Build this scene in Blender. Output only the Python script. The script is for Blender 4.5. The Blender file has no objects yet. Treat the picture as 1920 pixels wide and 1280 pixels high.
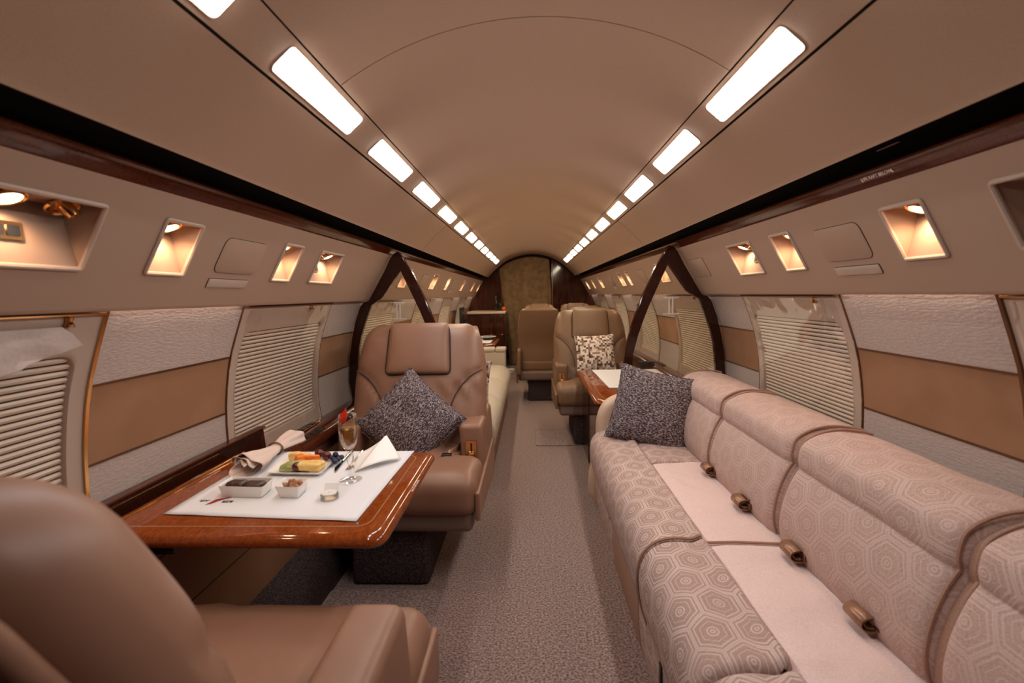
import bpy, bmesh, math, random
from mathutils import Vector, Matrix, Euler, noise as mnoise
from mathutils.geometry import tessellate_polygon
random.seed(7)
PI = math.pi
S = bpy.context.scene
COL = S.collection

# ------------------------------------------------------------------ camera, world, exposure
def make_camera():
    f, vx, vy, roll = 905.0, 996.0, 552.0, math.radians(0.9)      # 1920 x 1280 frame
    y = Vector((vx - 960, -(vy - 640), -f)).normalized()
    c, s = math.cos(roll), math.sin(roll)
    x = Vector((c, s, -(c * y.x + s * y.y) / y.z)).normalized()
    z = x.cross(y)
    cd = bpy.data.cameras.new('camera'); cam = bpy.data.objects.new('camera', cd); COL.objects.link(cam)
    cd.sensor_width = 36.0; cd.lens = 36.0 * f / 1920.0; cd.clip_start = 0.02
    m = Matrix((x, y, z)).to_4x4(); m.translation = (-0.01, 0.0, 1.22)
    cam.matrix_world = m
    cd.dof.use_dof = True; cd.dof.focus_distance = 2.1; cd.dof.aperture_fstop = 3.2
    S.camera = cam
make_camera()
w = bpy.data.worlds.new('world'); S.world = w; w.use_nodes = True
w.node_tree.nodes['Background'].inputs[0].default_value = (0.02, 0.015, 0.012, 1)
w.node_tree.nodes['Background'].inputs[1].default_value = 0.1
S.view_settings.view_transform = 'Standard'; S.view_settings.look = 'None'
S.view_settings.gamma = 1.0; S.view_settings.use_curve_mapping = False
S.view_settings.exposure = 1.4
S.cycles.max_bounces = 10; S.cycles.transparent_max_bounces = 16
S.cycles.caustics_reflective = False; S.cycles.caustics_refractive = False
S.cycles.sample_clamp_indirect = 4.0
PANEL_POWER = 12.5          # radiance of the ceiling light panels
SPOT_POWER = 0.85           # watts of each reading lamp
COVE_POWER = 12.0

# ------------------------------------------------------------------ materials
def lin(r, g, b):
    def c(v):
        v /= 255.0
        return v / 12.92 if v <= 0.04045 else ((v + 0.055) / 1.055) ** 2.4
    return (c(r), c(g), c(b), 1.0)
def new_mat(name):
    m = bpy.data.materials.new(name); m.use_nodes = True
    nt = m.node_tree
    return m, nt, nt.nodes['Principled BSDF']
def N(nt, t, **kw):
    n = nt.nodes.new(t)
    for k, v in kw.items():
        if k.startswith('i_'):
            key = k[2:]; key = int(key) if key.isdigit() else key
            n.inputs[key].default_value = v
        else: setattr(n, k, v)
    return n
def L(nt, a, ao, b, bi): nt.links.new(a.outputs[ao], b.inputs[bi])
def mat(name, col, rough=0.5, metal=0.0, coat=0.0, var=None, bump=None, scale=(1, 1, 1), spec=0.5, rot=(0, 0, 0), sheen=0.0, coords='Object'):
    """principled; var = (noise scale, second colour, lo, hi); bump = (noise scale, strength, distance, detail)"""
    m, nt, p = new_mat(name)
    p.inputs['Base Color'].default_value = col; p.inputs['Roughness'].default_value = rough
    p.inputs['Metallic'].default_value = metal; p.inputs['Coat Weight'].default_value = coat
    p.inputs['Coat Roughness'].default_value = 0.04; p.inputs['Specular IOR Level'].default_value = spec
    if sheen: p.inputs['Sheen Weight'].default_value = sheen
    if var or bump:
        tc = N(nt, 'ShaderNodeTexCoord'); mp = N(nt, 'ShaderNodeMapping')
        mp.inputs['Scale'].default_value = scale; mp.inputs['Rotation'].default_value = rot
        L(nt, tc, coords, mp, 'Vector')
    if var:
        nz = N(nt, 'ShaderNodeTexNoise'); nz.inputs['Scale'].default_value = var[0]; nz.inputs['Detail'].default_value = 5
        rp = N(nt, 'ShaderNodeValToRGB'); L(nt, mp, 0, nz, 'Vector'); L(nt, nz, 0, rp, 0)
        rp.color_ramp.elements[0].position = var[2]; rp.color_ramp.elements[1].position = var[3]
        rp.color_ramp.elements[0].color = col; rp.color_ramp.elements[1].color = var[1]
        L(nt, rp, 0, p, 'Base Color')
    if bump:
        nb = N(nt, 'ShaderNodeTexNoise'); nb.inputs['Scale'].default_value = bump[0]
        nb.inputs['Detail'].default_value = bump[3] if len(bump) > 3 else 3
        b = N(nt, 'ShaderNodeBump'); b.inputs['Strength'].default_value = bump[1]; b.inputs['Distance'].default_value = bump[2]
        L(nt, mp, 0, nb, 'Vector'); L(nt, nb, 0, b, 'Height'); L(nt, b, 0, p, 'Normal')
    return m
def emit(name, col, s):
    m, nt, p = new_mat(name)
    p.inputs['Base Color'].default_value = (0.8, 0.8, 0.8, 1)
    p.inputs['Emission Color'].default_value = col; p.inputs['Emission Strength'].default_value = s
    return m
def wood_mat(name, dark, light, axis_scale, rough=0.12):
    m, nt, p = new_mat(name)
    tc = N(nt, 'ShaderNodeTexCoord'); mp = N(nt, 'ShaderNodeMapping'); mp.inputs['Scale'].default_value = axis_scale
    L(nt, tc, 'Object', mp, 'Vector')
    n1 = N(nt, 'ShaderNodeTexNoise'); n1.inputs['Scale'].default_value = 3.0; n1.inputs['Detail'].default_value = 8; n1.inputs['Distortion'].default_value = 1.2
    n2 = N(nt, 'ShaderNodeTexNoise'); n2.inputs['Scale'].default_value = 24.0; n2.inputs['Detail'].default_value = 4
    mx = N(nt, 'ShaderNodeMath', operation='MULTIPLY_ADD'); mx.inputs[1].default_value = 0.4
    ad = N(nt, 'ShaderNodeMath', operation='MULTIPLY'); ad.inputs[1].default_value = 0.62
    L(nt, mp, 0, n1, 'Vector'); L(nt, mp, 0, n2, 'Vector')
    L(nt, n1, 0, ad, 0); L(nt, n2, 0, mx, 0); L(nt, ad, 0, mx, 2)
    rp = N(nt, 'ShaderNodeValToRGB'); L(nt, mx, 0, rp, 0)
    e = rp.color_ramp.elements; e[0].position = 0.36; e[0].color = dark; e[1].position = 0.66; e[1].color = light
    L(nt, rp, 0, p, 'Base Color')
    p.inputs['Roughness'].default_value = rough; p.inputs['Specular IOR Level'].default_value = 0.35; p.inputs['Coat Weight'].default_value = 0.15; p.inputs['Coat Roughness'].default_value = 0.03
    return m
def hex_mat(name, base, line, patt):
    """woven jacquard with nested hexagons and round medallions, drawn on UV in metres"""
    m, nt, p = new_mat(name)
    uv = N(nt, 'ShaderNodeUVMap')
    sc = N(nt, 'ShaderNodeVectorMath', operation='MULTIPLY'); sc.inputs[1].default_value = (1 / 0.098, 1 / 0.108, 0)
    L(nt, uv, 0, sc, 0)
    R = (1.0, 1.7320508, 1.0); H = (0.5, 0.8660254, 0.5)
    def lattice(off):
        a = N(nt, 'ShaderNodeVectorMath', operation='ADD'); a.inputs[1].default_value = off
        L(nt, sc, 0, a, 0)
        md = N(nt, 'ShaderNodeVectorMath', operation='WRAP'); md.inputs[1].default_value = H; md.inputs[2].default_value = (-H[0], -H[1], -H[2])
        L(nt, a, 0, md, 0); 
        l = N(nt, 'ShaderNodeVectorMath', operation='LENGTH'); L(nt, md, 0, l, 0)
        return md, l
    a, la = lattice((0, 0, 0)); b, lb = lattice(H[:2] + (0,))
    lt = N(nt, 'ShaderNodeMath', operation='LESS_THAN'); L(nt, la, 1, lt, 0); L(nt, lb, 1, lt, 1)
    mx = N(nt, 'ShaderNodeMix', data_type='VECTOR'); L(nt, lt, 0, mx, 0); L(nt, b, 0, mx, 4); L(nt, a, 0, mx, 5)
    ab = N(nt, 'ShaderNodeVectorMath', operation='ABSOLUTE'); nt.links.new(mx.outputs[1], ab.inputs[0])
    dt = N(nt, 'ShaderNodeVectorMath', operation='DOT_PRODUCT'); dt.inputs[1].default_value = (0.5, 0.8660254, 0); L(nt, ab, 0, dt, 0)
    sx = N(nt, 'ShaderNodeSeparateXYZ'); L(nt, ab, 0, sx, 0)
    hd = N(nt, 'ShaderNodeMath', operation='MAXIMUM'); L(nt, sx, 0, hd, 0); L(nt, dt, 1, hd, 1)          # 0 centre .. 0.5 edge
    ln = N(nt, 'ShaderNodeVectorMath', operation='LENGTH'); nt.links.new(mx.outputs[1], ln.inputs[0])
    def band(src, so, c, wd):
        s = N(nt, 'ShaderNodeMath', operation='SUBTRACT'); s.inputs[1].default_value = c; L(nt, src, so, s, 0)
        ab2 = N(nt, 'ShaderNodeMath', operation='ABSOLUTE'); L(nt, s, 0, ab2, 0)
        mr = N(nt, 'ShaderNodeMapRange', interpolation_type='SMOOTHSTEP'); mr.inputs[1].default_value = wd * 0.6; mr.inputs[2].default_value = wd * 1.3
        mr.inputs[3].default_value = 1; mr.inputs[4].default_value = 0; L(nt, ab2, 0, mr, 0); return mr
    acc = None
    for (src, so, c, wd) in ((hd, 0, 0.475, 0.022), (hd, 0, 0.385, 0.022), (ln, 1, 0.125, 0.02), (ln, 1, 0.045, 0.018), (hd, 0, 0.26, 0.010)):
        bd = band(src, so, c, wd)
        if acc is None: acc = bd
        else:
            q = N(nt, 'ShaderNodeMath', operation='MAXIMUM'); L(nt, acc, 0, q, 0); L(nt, bd, 0, q, 1); acc = q
    # weave speckle
    tc = N(nt, 'ShaderNodeMapping'); tc.inputs['Scale'].default_value = (900, 160, 1); L(nt, uv, 0, tc, 'Vector')
    nz = N(nt, 'ShaderNodeTexNoise'); nz.inputs['Scale'].default_value = 1.0; nz.inputs['Detail'].default_value = 3; L(nt, tc, 0, nz, 'Vector')
    rp = N(nt, 'ShaderNodeValToRGB'); rp.color_ramp.elements[0].position = 0.36; rp.color_ramp.elements[1].position = 0.62
    rp.color_ramp.elements[0].color = tuple(v * 0.62 for v in base[:3]) + (1,); rp.color_ramp.elements[1].color = base
    L(nt, nz, 0, rp, 0)
    # worn areas: the pattern fades here and there
    fz = N(nt, 'ShaderNodeTexNoise'); fz.inputs['Scale'].default_value = 4.0; L(nt, uv, 0, fz, 'Vector')
    fr = N(nt, 'ShaderNodeMapRange'); fr.inputs[1].default_value = 0.3; fr.inputs[2].default_value = 0.7; fr.inputs[3].default_value = patt * 0.45; fr.inputs[4].default_value = patt
    L(nt, fz, 0, fr, 0)
    am = N(nt, 'ShaderNodeMath', operation='MULTIPLY'); L(nt, acc, 0, am, 0); L(nt, fr, 0, am, 1)
    cm = N(nt, 'ShaderNodeMix', data_type='RGBA'); L(nt, am, 0, cm, 0); nt.links.new(rp.outputs[0], cm.inputs[6]); cm.inputs[7].default_value = line
    nt.links.new(cm.outputs[2], p.inputs['Base Color'])
    hsum = N(nt, 'ShaderNodeMath', operation='MULTIPLY_ADD'); hsum.inputs[1].default_value = 0.35; L(nt, nz, 0, hsum, 0); L(nt, am, 0, hsum, 2)
    bp = N(nt, 'ShaderNodeBump'); bp.inputs['Strength'].default_value = 0.6; bp.inputs['Distance'].default_value = 0.0015
    L(nt, hsum, 0, bp, 'Height'); L(nt, bp, 0, p, 'Normal')
    p.inputs['Roughness'].default_value = 0.85; p.inputs['Specular IOR Level'].default_value = 0.2
    return m
def clear_mat(name, tint, gloss, rough=0.05, bump=None):
    """thin clear sheet: see-through with a fresnel sheen"""
    m = bpy.data.materials.new(name); m.use_nodes = True; nt = m.node_tree; nt.nodes.clear()
    o = N(nt, 'ShaderNodeOutputMaterial'); t = N(nt, 'ShaderNodeBsdfTransparent'); t.inputs[0].default_value = tint
    g = N(nt, 'ShaderNodeBsdfGlossy'); g.inputs['Roughness'].default_value = rough; g.inputs[0].default_value = (1, 1, 1, 1)
    fr = N(nt, 'ShaderNodeFresnel'); fr.inputs[0].default_value = 1.45
    ad = N(nt, 'ShaderNodeMath', operation='MULTIPLY_ADD'); ad.inputs[1].default_value = gloss; ad.inputs[2].default_value = 0.0
    mx = N(nt, 'ShaderNodeMixShader'); L(nt, fr, 0, ad, 0); L(nt, ad, 0, mx, 0); L(nt, t, 0, mx, 1); L(nt, g, 0, mx, 2); L(nt, mx, 0, o, 0)
    if bump:
        tc = N(nt, 'ShaderNodeTexCoord'); nb = N(nt, 'ShaderNodeTexNoise'); nb.inputs['Scale'].default_value = bump[0]; nb.inputs['Detail'].default_value = 3
        nb.inputs['Distortion'].default_value = 1.0
        b = N(nt, 'ShaderNodeBump'); b.inputs['Strength'].default_value = bump[1]; b.inputs['Distance'].default_value = bump[2]
        L(nt, tc, 'Object', nb, 'Vector'); L(nt, nb, 0, b, 'Height'); L(nt, b, 0, g, 'Normal'); L(nt, b, 0, fr, 'Normal')
    return m
def glass_mat(name, col, ior=1.45, rough=0.0):
    m, nt, p = new_mat(name)
    p.inputs['Base Color'].default_value = col; p.inputs['Transmission Weight'].default_value = 1.0
    p.inputs['IOR'].default_value = ior; p.inputs['Roughness'].default_value = rough
    return m

M = {}
M['ceiling'] = mat('ceiling vinyl', lin(172, 140, 118), 0.75, bump=(900, 0.15, 0.0006), var=(500, lin(162, 131, 109), .35, .65), spec=0.25)
M['valance'] = mat('valance vinyl', lin(170, 141, 122), 0.6, bump=(900, 0.15, 0.0006), spec=0.3)
M['plastic'] = mat('window surround plastic', lin(184, 162, 146), 0.45)
M['shade'] = mat('pleated shade', lin(222, 204, 184), 0.8)
M['crinkle'] = mat('crinkled white wall cloth', lin(188, 171, 162), 0.42, bump=(62, 0.7, 0.003, 6), scale=(1, .9, 3.0), rot=(0.6, 0, 0), var=(90, lin(176, 159, 150), .4, .65))
M['suede'] = mat('tan suede wall panel', lin(158, 118, 90), 0.9, bump=(700, 0.15, 0.0005), spec=0.1, var=(6, lin(150, 111, 83), .4, .6))
M['dado_shaded'] = mat('lower wall panel with painted shade', lin(118, 84, 60), 0.8, bump=(700, 0.15, 0.0005), spec=0.2)  # tan panel colour darkened to imitate the shade under the table
M['brass'] = mat('polished brass', (0.72, 0.40, 0.16, 1), 0.18, metal=1.0)
M['bronze'] = mat('bronze trim', (0.20, 0.095, 0.045, 1), 0.35, metal=0.8)
M['dark'] = mat('black recess', (0.006, 0.006, 0.007, 1), 0.7, spec=0.2)
M['black'] = mat('black plastic', (0.012, 0.011, 0.011, 1), 0.35)
M['wood'] = wood_mat('glossy mahogany', (0.046, 0.008, 0.003, 1), (0.095, 0.019, 0.006, 1), (34, 60, 34))
M['wood_x'] = wood_mat('glossy mahogany table', (0.15, 0.029, 0.006, 1), (0.29, 0.064, 0.012, 1), (30, 12, 30), 0.08)
M['wood_dark'] = wood_mat('dark mahogany', (0.020, 0.006, 0.004, 1), (0.085, 0.022, 0.010, 1), (9, 9, 1.0), 0.10)
M['inlay'] = mat('pale inlay', (0.34, 0.17, 0.07, 1), 0.2, coat=0.5)
M['leather'] = mat('taupe leather', lin(146, 107, 86), 0.42, bump=(420, 0.16, 0.0008), var=(5, lin(136, 98, 78), .4, .65), spec=0.4)
M['leather_tan'] = mat('olive tan leather', lin(122, 92, 68), 0.45, bump=(420, 0.16, 0.0008), spec=0.4)
M['cream'] = mat('cream leather', lin(188, 173, 157), 0.5, bump=(300, 0.15, 0.0008), spec=0.35)
M['seam'] = mat('dark seam', (0.035, 0.02, 0.016, 1), 0.7)
M['carpet'] = mat('mauve grey carpet', lin(104, 80, 75), 0.95, bump=(130, 1.0, 0.012, 6), var=(120, lin(190, 160, 150), .36, .66), spec=0.05, sheen=0.3)
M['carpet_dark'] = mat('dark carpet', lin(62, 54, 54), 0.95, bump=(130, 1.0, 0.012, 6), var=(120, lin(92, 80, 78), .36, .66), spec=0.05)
M['sofa'] = hex_mat('hexagon jacquard', lin(186, 157, 147), lin(224, 203, 196), 0.78)
M['sofa_back'] = hex_mat('hexagon jacquard back', lin(202, 172, 161), lin(226, 202, 194), 0.42)
M['sofa_pad'] = mat('plain pink beige cloth', lin(228, 204, 199), 0.85, var=(260, lin(214, 188, 182), .3, .7), bump=(11, 0.6, 0.02, 5), scale=(1, 1, 1), spec=0.2)
M['sofa_plain'] = mat('brown beige gusset cloth', lin(176, 140, 122), 0.85, var=(380, lin(158, 122, 105), .35, .65), bump=(300, 0.3, 0.001), spec=0.2)
M['tweed'] = mat('dark grey tweed', lin(66, 56, 60), 0.95, var=(170, lin(196, 180, 180), .46, .68), bump=(170, 0.8, 0.004, 5), scale=(0.55, 1.6, 1), rot=(0, 0, 0.5), spec=0.1)
M['linen'] = mat('white linen', lin(222, 221, 224), 0.85, bump=(500, 0.2, 0.0006), spec=0.2)
M['napkin'] = mat('pink grey napkin', lin(214, 194, 184), 0.85, bump=(300, 0.2, 0.0008), spec=0.2)
M['china'] = mat('white china', lin(242, 238, 232), 0.12, coat=0.3)
M['paper'] = mat('white paper', lin(246, 243, 240), 0.7)
M['steel'] = mat('polished steel', (0.45, 0.43, 0.41, 1), 0.14, metal=1.0)
M['pane'] = clear_mat('partition glass', (0.93, 0.92, 0.88, 1), 0.9, 0.02)
M['film'] = clear_mat('clear plastic film', (0.965, 0.955, 0.945, 1), 0.20, 0.06, (4, 0.05, 0.02))
M['film_torn'] = mat('milky torn film', lin(208, 196, 188), 0.3, bump=(25, 0.5, 0.01))
M['etch'] = mat('frosted etch', lin(225, 215, 200), 0.7)
M['crystal'] = clear_mat('crystal', (0.985, 0.985, 0.985, 1), 0.55, 0.03)
M['drink'] = glass_mat('golden sparkling drink', (0.95, 0.50, 0.13, 1), 1.08)
M['drink'].node_tree.nodes['Principled BSDF'].inputs['Transmission Weight'].default_value = 0.74
M['curtain'] = mat('brown curtain cloth', lin(142, 114, 84), 0.9, var=(14, lin(124, 98, 70), .35, .65), bump=(9, 0.2, 0.02, 3), spec=0.1)
M['chocolate'] = mat('dark chocolate', (0.040, 0.016, 0.010, 1), 0.35, bump=(60, 0.5, 0.004), coat=0.2)
M['nut'] = mat('roasted nut', (0.42, 0.20, 0.10, 1), 0.5, bump=(120, 0.4, 0.002))
M['melon'] = mat('green melon', lin(176, 178, 118), 0.4, var=(60, lin(140, 148, 92), .4, .6), scale=(1, 5, 1))
M['pineapple'] = mat('yellow pineapple', lin(238, 206, 130), 0.4, var=(90, lin(226, 180, 96), .4, .65), bump=(120, 0.5, 0.002))
M['papaya'] = mat('orange papaya', lin(232, 96, 22), 0.3, var=(30, lin(240, 128, 40), .4, .6))
M['grape'] = mat('red grape', lin(88, 20, 22), 0.2, coat=0.3)
M['berry'] = mat('blueberry', lin(34, 40, 66), 0.45)
M['red'] = mat('red fruit slice', lin(206, 40, 14), 0.4)
M['ink'] = mat('black print', (0.01, 0.01, 0.01, 1), 0.6)
M['red_ink'] = mat('red print', lin(160, 22, 20), 0.6)
M['white_ink'] = mat('pale print', lin(238, 214, 200), 0.6)
M['belt'] = mat('bronze satin webbing', lin(150, 110, 84), 0.28, metal=0.25, bump=(400, 0.15, 0.0006), scale=(1, 4, 1))
M['amber'] = mat('orange cap', lin(226, 96, 20), 0.4)
M['milky'] = clear_mat('milky plastic', (0.93, 0.92, 0.91, 1), 0.8, 0.2)
M['bottle'] = mat('dark bottle glass', (0.010, 0.014, 0.010, 1), 0.08, coat=0.4)
def panel_emit(name, col):
    return emit(name, col, PANEL_POWER)
M['light_white'] = panel_emit('white light panel', (1.0, 0.975, 0.955, 1))
M['light_warm'] = panel_emit('warm light panel', (1.0, 0.85, 0.62, 1))
M['lamp'] = emit('lit lamp lens', (1.0, 0.78, 0.55, 1), 9.0)
M['cove'] = emit('cove tube', (1.0, 0.88, 0.80, 1), COVE_POWER)
# mosaic pillow: woven blocks of white, taupe and brown
def mosaic_mat():
    m, nt, p = new_mat('mosaic weave')
    tc = N(nt, 'ShaderNodeTexCoord'); mp = N(nt, 'ShaderNodeMapping'); mp.inputs['Scale'].default_value = (62, 62, 1); L(nt, tc, 'Object', mp, 'Vector')
    nz = N(nt, 'ShaderNodeTexNoise'); nz.inputs['Scale'].default_value = 0.5; L(nt, mp, 0, nz, 'Vector')
    vm = N(nt, 'ShaderNodeVectorMath', operation='FLOOR'); L(nt, mp, 0, vm, 0)
    wn = N(nt, 'ShaderNodeTexWhiteNoise'); wn.noise_dimensions = '2D'; L(nt, vm, 0, wn, 0)
    rp = N(nt, 'ShaderNodeValToRGB'); rp.color_ramp.interpolation = 'CONSTANT'; L(nt, wn, 0, rp, 0)
    e = rp.color_ramp.elements; e[0].color = lin(232, 218, 206); e[1].position = 0.44; e[1].color = lin(150, 122, 106)
    x = e.new(0.66); x.color = lin(84, 60, 52); x = e.new(0.84); x.color = lin(205, 186, 172)
    L(nt, rp, 0, p, 'Base Color'); p.inputs['Roughness'].default_value = 0.9
    b = N(nt, 'ShaderNodeBump'); b.inputs['Strength'].default_value = 0.6; b.inputs['Distance'].default_value = 0.006
    L(nt, wn, 0, b, 'Height'); L(nt, b, 0, p, 'Normal')
    return m
M['mosaic'] = mosaic_mat()

# ------------------------------------------------------------------ geometry helpers
class MB:
    def __init__(s): s.v = []; s.f = []; s.uv = {}
    def add(s, vs, fs):
        o = len(s.v); s.v += [tuple(p) for p in vs]; s.f += [tuple(i + o for i in f) for f in fs]; return o
    def box(s, x0, x1, y0, y1, z0, z1):
        s.add([(x0, y0, z0), (x1, y0, z0), (x1, y1, z0), (x0, y1, z0), (x0, y0, z1), (x1, y0, z1), (x1, y1, z1), (x0, y1, z1)],
              [(0, 3, 2, 1), (4, 5, 6, 7), (0, 1, 5, 4), (1, 2, 6, 5), (2, 3, 7, 6), (3, 0, 4, 7)])
    def grid(s, rows, closed_u=False, closed_v=False):
        nr, nc = len(rows), len(rows[0]); vs = [p for r in rows for p in r]; fs = []
        for i in range(nr if closed_v else nr - 1):
            for j in range(nc if closed_u else nc - 1):
                a = i * nc + j; b = i * nc + (j + 1) % nc; i2 = (i + 1) % nr
                fs.append((a, b, i2 * nc + (j + 1) % nc, i2 * nc + j))
        return s.add(vs, fs)
    def tube(s, path, r, n=8, cap=True, closed=False):
        P = [Vector(p) for p in path]; m = len(P); rows = []; up = None
        for i in range(m):
            t = (P[(i + 1) % m] - P[i - 1]) if closed else (P[min(i + 1, m - 1)] - P[max(i - 1, 0)])
            t.normalize()
            if up is None:
                up = t.orthogonal().normalized()
            up = (up - t * up.dot(t)); up.normalize(); sd = t.cross(up)
            rr = r[i] if isinstance(r, (list, tuple)) else r
            rows.append([P[i] + (up * math.cos(2 * PI * k / n) + sd * math.sin(2 * PI * k / n)) * rr for k in range(n)])
        o = s.grid(rows, closed_u=True, closed_v=closed)
        if cap and not closed:
            s.f.append(tuple(o + k for k in range(n))[::-1]); s.f.append(tuple(o + (m - 1) * n + k for k in range(n)))
    def lathe(s, prof, c=(0, 0, 0), n=24, axis=None):
        """profile (r, h) about z (or about the frame axis = (e1, e2, e3))"""
        e1, e2, e3 = axis or (Vector((1, 0, 0)), Vector((0, 1, 0)), Vector((0, 0, 1))); c = Vector(c)
        rows = [[c + e1 * (r * math.cos(2 * PI * k / n)) + e2 * (r * math.sin(2 * PI * k / n)) + e3 * h for k in range(n)] for r, h in prof]
        o = s.grid(rows, closed_u=True)
        if prof[0][0] > 1e-6: s.f.append(tuple(o + k for k in range(n))[::-1])
        if prof[-1][0] > 1e-6: s.f.append(tuple(o + (len(prof) - 1) * n + k for k in range(n)))
    def prism(s, outer, holes, to3, t0, t1):
        """outline with holes in 2-D, to3(u, v, t) -> 3-D, thickness t0..t1"""
        loops = [outer] + list(holes); flat = [p for l in loops for p in l]
        tris = tessellate_polygon([[Vector((p[0], p[1], 0)) for p in l] for l in loops])
        n = len(flat); o = s.add([to3(u, v, t0) for u, v in flat] + [to3(u, v, t1) for u, v in flat], [])
        for a, b, c in tris:
            s.f.append((o + a, o + b, o + c)); s.f.append((o + n + c, o + n + b, o + n + a))
        k = 0
        for l in loops:
            m = len(l)
            for i in range(m):
                a, b = k + i, k + (i + 1) % m
                s.f.append((o + a, o + b, o + n + b, o + n + a))
            k += m
    def build(s, name, m, parent=None, sharp=35, smooth=True, xf=None):
        me = bpy.data.meshes.new(name)
        vs = [xf @ Vector(p) for p in s.v] if xf else s.v
        me.from_pydata(vs, [], s.f)
        bm = bmesh.new(); bm.from_mesh(me)
        bmesh.ops.remove_doubles(bm, verts=bm.verts, dist=1e-5)
        bmesh.ops.recalc_face_normals(bm, faces=bm.faces)
        bm.to_mesh(me); bm.free()
        if smooth:
            me.polygons.foreach_set('use_smooth', [True] * len(me.polygons)); me.set_sharp_from_angle(angle=math.radians(sharp))
        me.materials.append(M[m] if isinstance(m, str) else m)
        return link(name, me, parent)
def link(name, data, parent=None):
    o = bpy.data.objects.new(name, data); COL.objects.link(o)
    if parent is not None:
        o.parent = parent
        if parent.parent is None and parent.type == 'EMPTY':     # parts are modelled in world space
            o.matrix_parent_inverse = Matrix.Translation(-Vector(parent.location))
    return o
def thing(name, label, cat, loc=(0, 0, 0), group=None):
    o = bpy.data.objects.new(name, None); COL.objects.link(o); o.location = loc; o.empty_display_size = 0.1
    return tag(o, label, cat, group)
def tag(o, label, cat, group=None):
    o['label'] = label; o['category'] = cat
    if group: o['group'] = group
    return o
def struct(name, label=None, cat=None):
    o = bpy.data.objects.new(name, None); COL.objects.link(o); o['kind'] = 'structure'
    if label: o['label'] = label
    if cat: o['category'] = cat
    return o
def copy_tree(o, parent=None):
    c = o.copy(); COL.objects.link(c)
    if parent is not None: c.parent = parent
    for ch in list(o.children): copy_tree(ch, c)
    return c
def spaced(h, r, n):
    k = [-h + r * (1 - math.cos(a * PI / 2 / 5)) for a in range(6)] if r > 0 else [-h]
    a, b = k[-1], -k[-1]
    mid = [a + (b - a) * i / n for i in range(1, n)] if b > a + 1e-6 else []
    out = k + mid + [-x for x in reversed(k)]
    res = []
    for x in out:
        if not res or x - res[-1] > 1e-6: res.append(x)
    return res
def soft_box(mb, c, h, r, n=(4, 4, 4), fn=None):
    """rounded box; fn(p, u) moves a point p (local to c), u = p / h"""
    hx, hy, hz = h; ax = [spaced(hx, min(r, hx), n[0]), spaced(hy, min(r, hy), n[1]), spaced(hz, min(r, hz), n[2])]
    c = Vector(c)
    def mp(q):
        k = Vector([max(-(h[i] - min(r, h[i])), min(h[i] - min(r, h[i]), q[i])) for i in range(3)])
        d = Vector(q) - k
        rr = min(r, min(h))
        p = k + (d.normalized() * r if d.length > 1e-9 else d)
        for i in range(3): p[i] = max(-h[i], min(h[i], p[i]))
        if fn: p = fn(p, Vector((p.x / hx, p.y / hy, p.z / hz)))
        return c + p
    for a in range(3):
        b, d = [i for i in range(3) if i != a]
        for sgn in (-1, 1):
            rows = []
            for x in ax[b]:
                row = []
                for y in ax[d]:
                    q = [0, 0, 0]; q[a] = sgn * h[a]; q[b] = x; q[d] = y; row.append(mp(q))
                rows.append(row)
            mb.grid(rows)
def catmull(pts, n, closed=True):
    out = []; m = len(pts)
    for i in range(m if closed else m - 1):
        g = lambda k: Vector(pts[k % m] if closed else pts[max(0, min(m - 1, k))])
        p0, p1, p2, p3 = g(i - 1), g(i), g(i + 1), g(i + 2)
        for j in range(n):
            t = j / n
            out.append(0.5 * ((2 * p1) + (p2 - p0) * t + (2 * p0 - 5 * p1 + 4 * p2 - p3) * t * t + (3 * p1 - p0 - 3 * p2 + p3) * t ** 3))
    if not closed: out.append(Vector(pts[-1]))
    return out
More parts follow.
